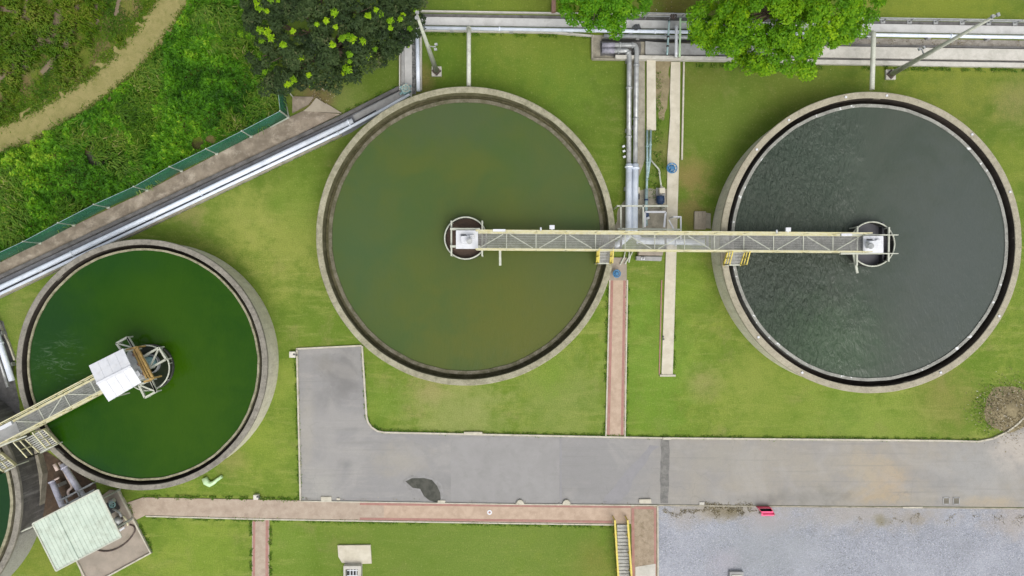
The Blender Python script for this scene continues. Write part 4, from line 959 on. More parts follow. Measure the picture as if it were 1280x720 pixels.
# blue handwheels
def handwheel(px, py, r, h, label):
    t = thing('handwheel_valve', W(px, py), label, 'valve', 'blue handwheel valves')
    c = W(px, py, h)
    MB().tube([(c.x, c.y, 0), (c.x, c.y, h)], .09, 12, .05).build('stem', 'blue', t)
    b = MB(); path = [c + Vector((math.cos(a) * r, math.sin(a) * r, 0)) for a in [2 * PI * k / 28 for k in range(29)]]; b.tube(path, .035, 8, cap=False)
    for k in range(4):
        a = k * PI / 4 + .3; dv = Vector((math.cos(a), math.sin(a), 0)) * r; b.bar(c - dv, c + dv, .05, .03)
    b.tube([c - Vector((0, 0, .03)), c + Vector((0, 0, .06))], .09, 12)
    b.build('handwheel', 'blue', t)
    MB().lathe(c, [(r * .45, h - .16), (r * .78, h - .16), (r * .78, h - .12), (r * .45, h - .12)], 24).build('gear_housing', 'blue', t)
handwheel(840, 210, .30, .9, 'blue handwheel on the cream footpath above the bridge')
handwheel(771, 342, .22, .6, 'smaller blue handwheel on the tan pad below the bridge')
# small white valve row
for k, (x, y) in enumerate(((779, 183), (779.5, 189), (780, 196))):
    t = thing('tap', W(x, y), ('topmost', 'middle', 'lowest')[k] + ' of three tiny white taps left of the twin silver pipes', 'tap', 'tiny white taps by the twin pipes')
    MB().tube([W(x, y), W(x, y, .35)], .04, 8).build('riser', 'white', t); MB().box(W(x + .5, y, .36), (.16, .12, .08), .4).build('head', 'white', t)
for (x, y) in ((777, 248), (792, 243)):
    pass
t = thing('dosing_pump', W(797.5, 243), 'small cream and grey fitting right of the wide white pipes', 'fitting')
MB().box(W(797.5, 238, .25), (.16, .35, .4)).build('body', 'concrete_cream', t, .02); MB().tube([W(797.5, 243, .3), W(797.5, 249, .3)], .1, 12).build('motor', 'dark_metal', t)
# rack frame
t = thing('pipe_rack', W(803, 272), 'white and grey bar frame over the pipes just above the footbridge', 'rack')
b = MB()
for p, q in (((771, 257.5, 1.6), (835, 257.5, 1.6)), ((772, 286, 1.6), (852, 287, 1.6)), ((776, 257, 1.6), (776, 286, 1.6)), ((804, 256, 1.6), (804, 286, 1.6))): b.bar(W(*p), W(*q), .09)
b.build('top_frame', 'steel_pale', t)
b = MB()
for x, y in ((772, 257.5), (804, 257.5), (834, 257.5), (776, 286), (804, 286), (851, 286.5)): c = W(x, y, 1.6); b.bar((c.x, c.y, 0), c, .07)
b.build('uprights', 'steel_pale', t)
b = MB()
for p, q in (((806, 265, .5), (832, 265, .5)), ((832, 265, .5), (830, 284, .5)), ((806, 265, .5), (806, 284, .5))): b.bar(W(*p), W(*q), .12)
b.build('inner_kerb', 'white', t)
b = MB(); 
for p, q in (((842, 271, 1.0), (851, 271, 1.0)), ((851, 271, 1.0), (851, 300, 1.0)), ((836, 275, 1.0), (843, 288, 1.0))): b.bar(W(*p), W(*q), .08)
for x, y in ((842, 271), (851, 271), (851, 299)): c = W(x, y, 1.0); b.bar((c.x, c.y, 0), c, .07)
b.build('side_loop', 'white', t)
t = thing('motor_unit', W(809.5, 272), 'dark motor with white cap inside the white pipe rack', 'motor')
MB().tube([W(808, 264, .35), W(808, 272, .35)], .16, 16).build('body', 'navy', t); MB().tube([W(809, 271.5, .4), W(810, 274, .4)], .13, 16).build('cap', 'white', t)
# pink grey cabinets below bridge
t = thing('cabinet', W(812, 318), 'two-tone pinkish grey low cabinet just below the footbridge', 'cabinet')
MB().prism(PX([(797, 312), (827, 313), (826, 320), (796, 319.5)]), 0, .55).build('upper_box', 'pad', t, .03)
MB().prism(PX([(794, 320.5), (826, 321), (825, 326.5), (794, 325.5)]), 0, .42).build('lower_box', 'concrete_grey', t, .03)
b = MB(); b.tube([W(802, 325, .45), W(802, 321, .45), W(805, 321, .45), (W(805, 325, .45))], .04, 8); b.build('handle', 'white', t)
b = MB(); pts = [W(x, y, .3) for x, y in ((782, 312), (779, 322), (776, 330), (783, 326), (786, 314))]
for k, pts in enumerate([[(782, 312), (780, 322), (775, 331)], [(787, 312), (786, 322), (781, 330)], [(792, 312), (788, 320), (786, 328)]]):
    pp = [W(x, y, .18) for x, y in pts]; o = MB().tube(pp, .045, 8).build('pipe', 'steel_pale')
    tag(o, ('leftmost', 'middle', 'rightmost')[k] + ' of three thin cream pipes bending down from under the bridge', 'pipe', 'thin cream pipes under the bridge')
# wooden-like covers by tank B
t = thing('cover_panels', W(874, 276), 'weathered striped cover slabs left of the right-hand tank', 'cover')
for k in range(3): MB().prism(PX([(867.5 + k * 4.7, 264.5), (872 + k * 4.7, 264.5), (871.8 + k * 4.7, 287), (867 + k * 4.7, 287)]), 0, .18 + .01 * k).build('panel', 'strip_light', t, .01)
MB().prism(PX([(882, 266), (888, 267), (888, 286), (882, 285)]), 0, .08).build('edge_panel', 'concrete', t)
# feed pipes to the tanks
pipe('pipe', [(586, 35, 1.0), (586, 40, 1.75), (586, 108, 1.85)], .13, 'steel_pale', 'straight pale pipe feeding the top of the middle tank', joints=(.06,), sup=False)
pipe('pipe', [(1084, 42, 1.0), (1092, 41, 1.8), (1092, 48, 1.85), (1090, 112, 1.85)], .14, 'steel_pale', 'straight grey pipe feeding the top of the right tank', joints=(.12,), sup=False)

# ================================================================== LAMP POSTS
def lamp(px, py, h, label, r0, r1, heading, mid):
    t = thing('lamp_post', W(px, py), label, 'lamp post', 'tall floodlight posts')
    c = W(px, py)
    MB().box(c + Vector((0, 0, .08)), (.62, .62, .16)).build('footing', 'concrete_light', t, .02)
    MB().box(c + Vector((0, 0, .2)), (.42, .42, .1), PI / 4).build('base_plate', 'hose', t)
    MB().tube([c + Vector((0, 0, .1)), c + Vector((0, 0, h))], r0, 8, r1).build('pole', 'steel_pale', t)
    top = c + Vector((0, 0, h))
    b = MB(); d = Vector((math.cos(heading), math.sin(heading), 0)); s = Vector((-d.y, d.x, 0))
    b.bar(top - s * .2, top + s * .2, .05); b.build('cross_arm', 'galv', t)
    for k in (-1, 1): MB().box(top + s * .14 * k + Vector((0, 0, .06)), (.17, .13, .1), heading).build('floodlight', 'galv', t)
    if mid:
        p = c + Vector((0, 0, mid)); b = MB(); b.bar(p, p + d * .45, .05); b.build('bracket', 'galv', t)
        for k in (-1, 1): MB().box(p + d * (.45) + s * .14 * k, (.16, .11, .12), heading + .2).build('side_light', 'galv', t)
    return t
lamp(546, 90, 8.9, 'leaning-looking tall lamp post above the middle tank beside the dark tree', .17, .07, -.1, 4.6)
lamp(1112, 94, 9.35, 'tall grey lamp post above the right tank', .17, .07, 1.9, 3.6)

# ================================================================== FENCE
t = thing('mesh_fence', W(150, 255), 'green mesh fence on slim pale posts along the field', 'fence')
def fence_mesh_mat():
    tt = NT('fence_net')
    col = tt.mix(tt.ramp(tt.noise(.9, 5, .6), .3, .7), (.05, .19, .12), (.07, .25, .165))
    tr = tt.n('ShaderNodeBsdfTransparent'); df = tt.n('ShaderNodeBsdfDiffuse'); tt.setv(df.inputs['Color'], col)
    tl = tt.n('ShaderNodeBsdfTranslucent'); tt.setv(tl.inputs['Color'], col)
    m1 = tt.n('ShaderNodeMixShader'); m1.inputs[0].default_value = .35; tt.link(df.outputs[0], m1.inputs[1]); tt.link(tl.outputs[0], m1.inputs[2])
    m = tt.n('ShaderNodeMixShader'); m.inputs[0].default_value = .68
    tt.link(tr.outputs[0], m.inputs[1]); tt.link(m1.outputs[0], m.inputs[2]); tt.link(m.outputs[0], tt.out.inputs[0]); return tt.m
M['net'] = fence_mesh_mat()
FH = 1.6
full = FENCE + [(357, 110)]
for i in range(len(full) - 1):
    a, c = W(*full[i]), W(*full[i + 1]); b = MB(); n = 6; vs = []
    for k in range(n + 1):
        q = a.lerp(c, k / n); sag = .04 * math.sin(PI * k / n)
        vs += [(q.x, q.y, .12), (q.x + .02, q.y - .02, .9), (q.x, q.y, FH - sag)]
    b.add(vs, [[3 * k + j, 3 * k + 3 + j, 3 * k + 4 + j, 3 * k + 1 + j] for k in range(n) for j in (0, 1)], True); b.build('net_panel', 'net', t)
    b = MB(); b.bar(a + Vector((0, 0, FH)), c + Vector((0, 0, FH)), .02); b.build('top_wire', 'pipe_teal', t)
for (x, y) in full:
    c = W(x, y); b = MB(); b.bar(c, c + Vector((0, 0, FH + .08)), .065); b.box(c + Vector((0, 0, .13)), (.16, .16, .1)); b.build('post', 'steel_pale', t)
b = MB(); b.bar(W(361, 147, 1.5), W(338, 159, .12), .06); b.bar(W(361, 147, 1.5), W(358, 130, .1), .05); b.build('brace', 'steel_pale', t)
b = MB(); b.bar(W(357, 110, 1.6), W(366, 121, .15), .05); b.build('brace', 'steel_pale', t)

# ================================================================== LOWER LEFT CORNER
sheet('channel_floor', [(-80, 380), (4, 402), (14, 440), (20, 480), (30, 540), (-80, 600)], .012, 'concrete_dark', jag=.06, label='dark concrete floor left of the green tank')
pipe('pipe', [(-10, 398, .5), (15, 476, .5)], .17, 'pipe_white', 'bright white pipe at the left edge beside the green tank', joints=(.4,))
pipe('pipe', [(-14, 408, .45), (10, 484, .45)], .09, 'pipe_silver', 'thin grey pipe left of the bright white pipe at the left edge', sup=False)
curb('kerb', [(-4, 396), (12, 428), (20, 450)], 2, .15, 'curb', 'thin cream kerb between the tiny lawn corner and the green tank')
sheet('pit_floor', [(30, 545), (60, 565), (120, 605), (126, 640), (80, 650), (40, 660), (20, 600)], .010, 'pit_soil', label='dark brown soil of the pit between the two left tanks')
slab('pit_kerb', [(49, 560), (52, 558), (60, 590), (57, 625), (52, 650), (47, 650), (52, 620), (55, 590)], 0, .5, 'concrete', kind=None, cat='kerb', label='thin curved kerb on the left of the pit between the two left tanks')
pipe('pipe', [(64.5, 601, .9), (78, 633, .9)], .17, 'pipe_lav', 'left lavender pipe in the pit beside the cut-off tank', joints=(.03,), sup=True)
pipe('pipe', [(78, 580, .9), (105, 622, .9)], .18, 'pipe_lav', 'right lavender pipe in the pit passing under the ribbed roof', joints=(.1,), sup=False)
pipe('pipe', [(68, 580, .8), (72, 588, .8)], .11, 'pipe_salmon', 'short salmon pipe stub at the top of the pit', sup=False)
pipe('pipe', [(74, 578, .8), (91, 609, .8), (84, 614, .8), (87, 621, .8)], .075, 'pipe_salmon', 'outer salmon pipe with a crook in the pit', sup=False)
pipe('pipe', [(79, 581, .8), (94, 607, .8)], .075, 'pipe_salmon', 'inner straight salmon pipe in the pit', sup=False)
pipe('pipe', [(66, 601, .9), (74, 597, .9)], .05, 'pipe_salmon', 'tiny branch from the left lavender pipe', sup=False)
t = thing('pipe_rack', W(95, 625), 'grey bar rack carrying the pipes into the ribbed-roof shed', 'rack')
b = MB()
for p, q in (((74, 626, 1.3), (116, 604, 1.3)), ((76, 634, 1.3), (118, 612, 1.3)), ((82, 622, 1.3), (86, 631, 1.3)), ((97, 614, 1.3), (101, 623, 1.3))): b.bar(W(*p), W(*q), .09)
for x, y in ((74, 626), (116, 604), (97, 614)): c = W(x, y, 1.3); b.bar((c.x, c.y, 0), c, .08)
b.build('frame', 'galv', t)
pipe('pipe', [(20, 667, 1.8), (43, 657, 1.8)], .06, 'steel_pale', 'thin pale pipe from the cut-off tank to the ribbed roof', sup=False)
# pump shed
slab('shed_pad', [(100, 640), (138, 612), (149, 613), (190, 690), (132, 722), (106, 730), (98, 700), (60, 670)], 0, .10, 'pad', label='brown concrete pad under and right of the ribbed-roof shed')
curb('kerb', [(149, 612.5), (168, 648), (190, 690), (131, 722)], 2, .2, 'curb', 'pale kerb round the right corner of the shed pad')
curb('kerb', [(98, 700), (109, 722)], 2, .2, 'curb', 'short pale kerb at the lower left of the shed pad')
t = thing('pump_shed', (*W(97, 662).xy, 0), 'shed with pale mint ribbed metal roof between the two left tanks', 'shed')
S = [W(41, 654.5, 3.1), W(123, 612, 3.1), W(152, 671, 2.95), W(70.5, 713.5, 2.95)]
b = MB(); n = 17; vs = []; e = (S[1] - S[0]) / n; th = .03
prof = []
for k in range(n):
    prof += [(k, 0), (k + .55, 0), (k + .65, .03), (k + .90, .03)]
prof.append((n, 0))
for (u, h) in prof:
    f = u / n
    for a, c in ((S[0], S[1]), (S[3], S[2])): p = a.lerp(c, f); vs.append((p.x, p.y, p.z + h))
for (u, h) in prof:
    f = u / n
    for a, c in ((S[0], S[1]), (S[3], S[2])): p = a.lerp(c, f); vs.append((p.x, p.y, p.z + h - th))
m = len(prof); fs = [[2 * k, 2 * k + 1, 2 * k + 3, 2 * k + 2] for k in range(m - 1)] + [[2 * m + 2 * k, 2 * m + 2 * k + 2, 2 * m + 2 * k + 3, 2 * m + 2 * k + 1] for k in range(m - 1)]
fs += [[2 * k, 2 * k + 2, 2 * m + 2 * k + 2, 2 * m + 2 * k] for k in range(m - 1)] + [[2 * k + 1, 2 * m + 2 * k + 1, 2 * m + 2 * k + 3, 2 * k + 3] for k in range(m - 1)]
b.add(vs, fs); roof = b.build('roof', 'roof_mint', t)
for a, c in ((S[0], S[1]), (S[3], S[2]), (S[0], S[3]), (S[1], S[2])): MB().bar(a + Vector((0, 0, .02)), c + Vector((0, 0, .02)), .08, .06).build('edge_trim', 'steel_pale', roof)
q0_, q1_ = S[0].lerp(S[1], .34), S[3].lerp(S[2], .34); MB().bar(q0_ + Vector((0, 0, .06)), q1_ + Vector((0, 0, .06)), .09, .03).build('seam', 'roof_mint', roof)
cen = (S[0] + S[2]) / 2
for s_ in S: c = s_.lerp(cen, .36); MB().bar((c.x, c.y, .1), (c.x, c.y, c.z - .06), .10).build('post', 'galv', t)
# machinery at the side of the shed
t = thing('blower', W(141, 633), 'dark valve cluster poking out from the right side of the ribbed roof', 'machinery')
MB().box(W(139, 634, .5), (.5, .7, .7), .45).build('body', 'dark_metal', t, .03)
MB().tube([W(137, 628, .95), W(143, 625, .95)], .13, 14).build('pipe_stub', 'galv', t)
MB().tube([W(141, 636, .9), W(149, 640, .9), W(152, 646, .9)], .07, 10).build('elbow', 'pipe_silver', t)
b = MB(); b.lathe(W(140, 631, 1.2), [(.15, 1.15), (.2, 1.15), (.2, 1.2), (.15, 1.2)], 20); b.bar(W(137.5, 631, 1.17), W(143, 631, 1.17), .04); b.bar(W(140, 628.5, 1.17), W(140, 634, 1.17), .04); b.build('handwheel', 'teal_box', t)
t = thing('pump', W(148, 652), 'small grey pump at the right edge of the ribbed roof', 'pump')
MB().tube([W(144, 648, .4), W(151, 653, .4)], .18, 16).build('motor', 'galv', t); MB().box(W(148, 657, .3), (.4, .35, .4), .5).build('base', 'dark_metal', t, .02)
MB().bar(W(149, 664, .5), W(156, 659, .5), .1).build('lever', 'white', t)
o = MB().tube([W(160, 657, .35), W(158, 650, .3), W(154, 645, .4)], .05, 8).build('pipe', 'steel_yellow'); tag(o, 'short yellowish pipe by the hose end on the shed pad', 'pipe')
hp = [(118, 686), (128, 689), (138, 688.5), (148, 685), (158, 678), (165, 670), (168.5, 663), (167, 658), (162, 656)]
hpts = [W(x, y, .15) for x, y in hp]; Q = []
for i in range(len(hpts) - 1):
    for k in range(4): 
        p0 = hpts[max(i - 1, 0)]; p1 = hpts[i]; p2 = hpts[i + 1]; p3 = hpts[min(i + 2, len(hpts) - 1)]; u = k / 4
        Q.append(.5 * ((2 * p1) + (p2 - p0) * u + (2 * p0 - 5 * p1 + 4 * p2 - p3) * u * u + (3 * p1 - p0 - 3 * p2 + p3) * u ** 3))
Q.append(hpts[-1])
tag(MB().tube(Q, .045, 8).build('hose', 'hose'), 'dark hose curving over the shed pad', 'hose')
# mint bent pipe in the lawn
g = [W(255.5, 597.5, .14), W(258, 603, .14), W(262.5, 605.5, .14), (W(267, 603.5, .14)), W(271, 600, .14), W(277.5, 595.5, .14)]
tag(MB().tube(g, [.17, .19, .17, .12, .10, .10], 12).build('bent_pipe', 'pipe_mint'), 'pale mint bent pipe piece lying in the grass below the green tank', 'pipe')

# ================================================================== VEGETATION
def leaf_mat(name, cols, trans=.35, rough=.6):
    t = NT(name)
    at = t.n('ShaderNodeAttribute'); at.attribute_name = 'tint'; at.attribute_type = 'GEOMETRY'
    cr = t.n('ShaderNodeValToRGB'); t.link(at.outputs['Fac'], cr.inputs[0])
    el = cr.color_ramp.elements
    while len(el) < len(cols): el.new(.5)
    for i, (pos, c) in enumerate(cols): el[i].position = pos; el[i].color = (*c, 1)
    p = t.n('ShaderNodeBsdfPrincipled'); t.link(cr.outputs[0], p.inputs['Base Color']); p.inputs['Roughness'].default_value = rough
    p.inputs['Specular IOR Level'].default_value = .25
    tl = t.n('ShaderNodeBsdfTranslucent'); t.link(cr.outputs[0], tl.inputs[0])
    m = t.n('ShaderNodeMixShader'); m.inputs[0].default_value = trans; t.link(p.outputs[0], m.inputs[1]); t.link(tl.outputs[0], m.inputs[2])
    t.link(m.outputs[0], t.out.inputs[0]); return t.m

def leaves(name, C, N, size, aspect, tint, mats, parent=None, mi=None, fold=.25):
    """C: centres, N: normals, size: half length. One folded kite of two triangles per leaf."""
    n = len(C)
    N = N / (np.linalg.norm(N, axis=1, keepdims=True) + 1e-9)
    rv = RNG.normal(size=(n, 3)); T = np.cross(N, rv); T /= (np.linalg.norm(T, axis=1, keepdims=True) + 1e-9)
    B = np.cross(N, T); s = size[:, None]
    V = np.empty((n, 4, 3)); V[:, 0] = C - T * s; V[:, 1] = C + B * s * aspect - N * s * fold; V[:, 2] = C + T * s * 1.1; V[:, 3] = C - B * s * aspect - N * s * fold
    return quads(name, V, tint, mats, parent, mi)
def quads(name, V, tint, mats, parent=None, mi=None):
    n = len(V); off = np.zeros(3); p = parent
    while p is not None: off += np.array(p.location); p = p.parent
    me = bpy.data.meshes.new(name); me.vertices.add(4 * n); me.loops.add(4 * n); me.polygons.add(n)
    me.vertices.foreach_set('co', (V - off).reshape(-1)); me.loops.foreach_set('vertex_index', np.arange(4 * n, dtype=np.int32))
    me.polygons.foreach_set('loop_start', np.arange(0, 4 * n, 4, dtype=np.int32))
    a = me.attributes.new('tint', 'FLOAT', 'FACE'); a.data.foreach_set('value', np.clip(tint, 0, 1).astype(np.float32))
    for m in (mats if isinstance(mats, list) else [mats]): me.materials.append(m)
    if mi is not None: me.polygons.foreach_set('material_index', mi.astype(np.int32))
    me.update(calc_edges=True)
    o = bpy.data.objects.new(name, me); COL.objects.link(o)
    if parent is not None: o.parent = parent
    return o

def crown_points(lobes, per_m2, clump_r, zbase, flat=.75):
    """leaf clumps spread over lobes; returns leaf centres, normals and clump random"""
    Cs, Ns, Ts = [], [], []
    L3 = []
    for (px, py, r, z) in lobes:
        c = W(px, py, z); L3.append((np.array(c), L(r, z)))
    for (c, r) in L3:
        m = max(6, int(r * r * 6.5 / (clump_r ** 2) * .5))
        for _ in range(m):
            d = RNG.normal(size=3); d[2] = abs(d[2]) * .9 - .25; d /= np.linalg.norm(d)
            rr = r * RNG.uniform(.72, 1.04)
            q = c + d * rr * np.array([1, 1, flat])
            cr = clump_r * RNG.uniform(.55, 1.25); k = int(per_m2 * cr * cr * 7)
            e = RNG.normal(size=(k, 3)); e /= np.linalg.norm(e, axis=1, keepdims=True)
            e[:, 2] = np.where(RNG.random(k) < .7, np.abs(e[:, 2]), e[:, 2])
            rad = cr * RNG.uniform(.45, 1.0, size=(k, 1)) ** .6
            P = q + e * rad * np.array([1, 1, .7])
            Cs.append(P); Ns.append(e * .8 + np.array([0, 0, .9]) + RNG.normal(size=(k, 3)) * .55)
            Ts.append(np.full(k, RNG.normal() * .14) + RNG.normal(size=k) * .12 + rad[:, 0] / cr * .1)
    return np.concatenate(Cs), np.concatenate(Ns), np.concatenate(Ts), L3
def trunk(parent, base, L3, r0, htrunk, nl=7):
    b = MB(); c = sum((Vector(l[0]) for l in L3), Vector()) / len(L3); fork = Vector((base.x * .7 + c.x * .3, base.y * .7 + c.y * .3, htrunk))
    b.tube([base, base.lerp(fork, .4) + Vector((.06, .04, 0)), fork], r0, 12, r0 * .7); b.build('trunk', 'bark', parent)
    b = MB()
    for (q, r) in L3:
        q = Vector(q); mid = fork.lerp(q, .5) + Vector((random.uniform(-.2, .2), random.uniform(-.2, .2), .25)); b.tube([fork, mid, q], r0 * .42, 8, r0 * .1)
        for _ in range(3):
            e = q + Vector((random.uniform(-1, 1), random.uniform(-1, 1), random.uniform(0, .8))) * r * .75; b.tube([mid.lerp(q, .6), (mid + e) / 2 + Vector((0, 0, .1)), e], r0 * .14, 6, r0 * .04)
    b.build('branches', 'bark', parent)

M['leaf_bright'] = leaf_mat('leaf_bright', [(0, (.035, .13, .003)), (.5, (.125, .31, .004)), (1, (.32, .52, .006))], .4)
M['leaf_mid'] = leaf_mat('leaf_mid', [(0, (.03, .12, .003)), (.5, (.085, .26, .004)), (1, (.22, .42, .008))], .4)
M['leaf_dark'] = leaf_mat('leaf_dark', [(0, (.006, .013, .004)), (.45, (.021, .042, .010)), (.8, (.045, .075, .019)), (1, (.09, .10, .04))], .12, .7)
M['leaf_young'] = leaf_mat('leaf_young', [(0, (.08, .20, .006)), (.5, (.24, .45, .006)), (1, (.44, .62, .010))], .4)
M['leaf_weed'] = leaf_mat('leaf_weed', [(0, (.016, .07, .002)), (.35, (.05, .165, .005)), (.6, (.085, .25, .006)), (.8, (.15, .34, .010)), (1, (.32, .48, .03))], .35)
M['leaf_field'] = leaf_mat('leaf_field', [(0, (.035, .09, .004)), (.35, (.075, .165, .006)), (.6, (.12, .21, .008)), (.8, (.165, .235, .015)), (1, (.24, .26, .04))], .35)
M['blade'] = leaf_mat('blade', [(0, (.03, .08, .006)), (.5, (.09, .21, .010)), (.8, (.19, .27, .03)), (1, (.34, .32, .12))], .35)

def tree(px, py, lobes, mats, label, r0, ht, size, per, clump, aspect=.45, young=None, yblobs=(), lab_cat='tree'):
    base = W(px, py); t = thing('tree', base, label, lab_cat)
    C, N, T, L3 = crown_points(lobes, per, clump, 0)
    n = len(C); sz = size * RNG.uniform(.7, 1.3, n); mi = np.zeros(n)
    ml = [mats]
    if young is not None:
        ml = [mats, young]; CC_, NN_, TT_ = [], [], []
        for (x, y, r) in yblobs:
            # height of the crown surface at that place
            zt = 5.0; best = None
            for (q, rr) in L3:
                w = W(x, y, q[2] + rr * .6); dd = math.hypot(w.x - q[0], w.y - q[1])
                if dd < rr * 1.05:
                    zz = q[2] + .75 * math.sqrt(max(0, (rr * 1.05) ** 2 - dd ** 2)); best = zz if best is None else max(best, zz)
            z = (best if best is not None else 4.2) + .22; c = np.array(W(x, y, z)); R_ = L(r, z)
            R_ *= RNG.uniform(.7, 1.08); k = int(40 + 700 * R_ * R_); e = RNG.normal(size=(k, 3)); e /= np.linalg.norm(e, axis=1, keepdims=True); e[:, 2] = np.abs(e[:, 2])
            CC_.append(c + e * R_ * RNG.uniform(.3, 1.1, (k, 1)) * np.array([1, 1, .8])); NN_.append(e * .7 + np.array([0, 0, .9]) + RNG.normal(size=(k, 3)) * .4); TT_.append(RNG.uniform(0, 1, k) * .5 + RNG.uniform(-.1, .5))
        CC_ = np.concatenate(CC_); C = np.concatenate([C, CC_]); N = np.concatenate([N] + NN_); T = np.concatenate([T - .0] + [x - .45 for x in TT_])
        sz = np.concatenate([sz, size * .85 * RNG.uniform(.7, 1.2, len(CC_))]); mi = np.concatenate([mi, np.ones(len(CC_))])
    o = leaves('crown', C, N, sz, aspect, T + .45, ml, t, mi)
    trunk(t, base, L3, r0, ht)
    return t, len(C)

tree(985, 6, [(890, 27, 27, 5.2), (905, 57, 17, 4.6), (925, 82, 14, 4.2), (880, 38, 14, 4.5), (950, 22, 38, 6.6), (958, 62, 26, 5.6), (945, 86, 11, 4.4), (985, 72, 18, 5.0), (1000, 32, 36, 6.9), (1035, 8, 34, 6.8), (1076, 8, 24, 5.8),
              (1028, 55, 19, 5.4), (1008, 82, 8, 4.4), (1052, 34, 18, 5.4), (1066, 36, 9, 4.8), (920, -12, 34, 6.4), (980, -22, 45, 7.4), (1060, -25, 35, 6.5), (915, 40, 25, 5.8)],
     M['leaf_bright'], 'large bright green tree overhanging the top pipe run between two lamp posts', .28, 2.8, .085, 115, .48)
tree(745, 2, [(722, 6, 24, 5.2), (750, 12, 27, 5.6), (765, 24, 15, 4.8), (707, -2, 14, 4.6), (742, 25, 13, 4.6), (790, -2, 20, 4.8), (768, 36, 8, 4.2), (730, -18, 30, 6), (770, -15, 28, 5.8), (810, -10, 14, 4.5)],
     M['leaf_mid'], 'smaller green tree at the top edge above the elbow pipes', .2, 2.3, .075, 125, .4)
yb = [(325, 10, 6), (322, 3, 5), (334, 14, 3), (338, -1, 5), (348, 1, 3), (366, 39, 4.5), (325, 38, 5), (334, 40, 5), (328, 50, 6), (339, 48, 6), (354, 56, 6), (331, 90, 4), (301, 42, 4),
      (366, 100, 6), (359, 105, 5), (390, 104, 5), (386, 94, 3.5), (376, 72, 3.5), (408, 26, 5), (396, 30, 3.5), (418, 16, 5.5), (420, 34, 3.5), (427, 48, 5), (416, 56, 4), (441, 49, 6.5), (436, 46, 5), (453, 52, 4.5),
      (437, 68, 4), (437, 77, 3.5), (434, 86, 6.5), (430, 92, 4), (459, 70, 4.5), (469, 62, 4), (461, 20, 5), (475, 17, 6), (488, 26, 5), (500, 24, 4), (512, 36, 4), (509, 54, 5), (488, 35, 3.5), (504, 18, 2.5), (519, 13, 2), (498, 62, 2.5), (470, 12, 3)]
tree(425, 70, [(335, 26, 24, 4.6), (328, 70, 20, 4.0), (352, 92, 18, 4.0), (378, 38, 36, 5.4), (392, 78, 24, 4.8), (384, 100, 12, 3.8), (420, 98, 14, 3.8), (428, 52, 36, 5.6), (452, 78, 20, 4.6), (474, 40, 32, 5.4), (500, 34, 24, 4.8), (514, 14, 16, 4.4),
               (448, 5, 40, 6), (400, -8, 42, 6), (350, -8, 34, 5.2), (500, -8, 26, 5), (318, 10, 13, 4.0), (480, 70, 11, 4.0), (340, 108, 10, 3.4)],
     M['leaf_dark'], 'dark leafed tree dotted with yellow-green shoots at the top left', .3, 2.0, .10, 95, .42, .4, M['leaf_young'], yb)

# ---- wild ground cover between track and fence, and beyond the track
def inpoly(X, Y, poly):
    inside = np.zeros(len(X), bool); n = len(poly); j = n - 1
    for i in range(n):
        xi, yi = poly[i]; xj, yj = poly[j]
        c = ((yi > Y) != (yj > Y)) & (X < (xj - xi) * (Y - yi) / (yj - yi + 1e-12) + xi); inside ^= c; j = i
    return inside
def vnoise(X, Y, s, z=0.0): return np.array([mnoise.noise(Vector((x * s, y * s, z))) for x, y in zip(X, Y)])
def cover(name, poly, N, label, hmax, size, mat, seed, bare=(), amp=1.0, thin=0.0):
    xs = [p[0] for p in poly]; ys = [p[1] for p in poly]
    X = RNG.uniform(min(xs), max(xs), N); Y = RNG.uniform(min(ys), max(ys), N); k = inpoly(X, Y, poly); X, Y = X[k], Y[k]
    for (bx, by, br) in bare:
        w = (vnoise(X, Y, .06, 9) * 8 if br > 6 or len(bare) < 20 else 0); k = np.hypot(X - bx, Y - by) + w > br; X, Y = X[k], Y[k]
    if thin:
        g = vnoise(X, Y, .035, 4.4); k = g > -.35 + thin * RNG.random(len(X)); X, Y = X[k], Y[k]
    wx = (X - 640) / 20; wy = (360 - Y) / 20
    n1 = vnoise(wx, wy, .45, seed); n2 = vnoise(wx, wy, 1.3, seed + 2); n3 = vnoise(wx, wy, 2.8, seed + 5)
    hgt = np.clip(.45 + n1 * .7 + n2 * .45 + n3 * .3, .03, 1.2) * hmax
    Z = hgt * RNG.uniform(.45, 1.0, len(X)) ** .5
    C = np.stack([wx, wy, Z + .03], 1)
    eps = .12
    Nn = RNG.normal(size=(len(X), 3)) * .55 + np.array([0, 0, 1.0])
    big = vnoise(wx, wy, .22, seed + 11)
    tint = .5 + n2 * .3 + big * .45 * amp + n3 * .15 + RNG.normal(size=len(X)) * .12 + (hgt / hmax - .5) * .15
    sz = size * RNG.uniform(.5, 1.4, len(X)) * (1 + .35 * (n1 > .1))
    o = leaves(name, C, Nn, sz, .42, tint, mat); return tag(o, label, None, None, 'stuff')
right_cover = [(-40, 212), (0, 198), (48, 178), (100, 150), (147, 116), (184, 88), (210, 52), (234, 20), (246, -20), (330, -20), (345, 60), (352, 110), (357, 142), (312, 166), (270, 187), (225, 210), (184, 232), (136, 256), (94, 277), (50, 299), (0, 322), (-40, 341)]
cover('ground_cover', right_cover, 190000, 'dense wild green weeds between the dirt track and the fence', 1.0, .085, M['leaf_weed'], 1.0, bare=[(125, 195, 15), (126, 180, 8), (250, 181, 7), (262, 175, 6), (346, 142, 5)])
left_cover = [(-40, -20), (196, -20), (178, 20), (150, 56), (108, 95), (52, 128), (0, 154), (-40, 170)]
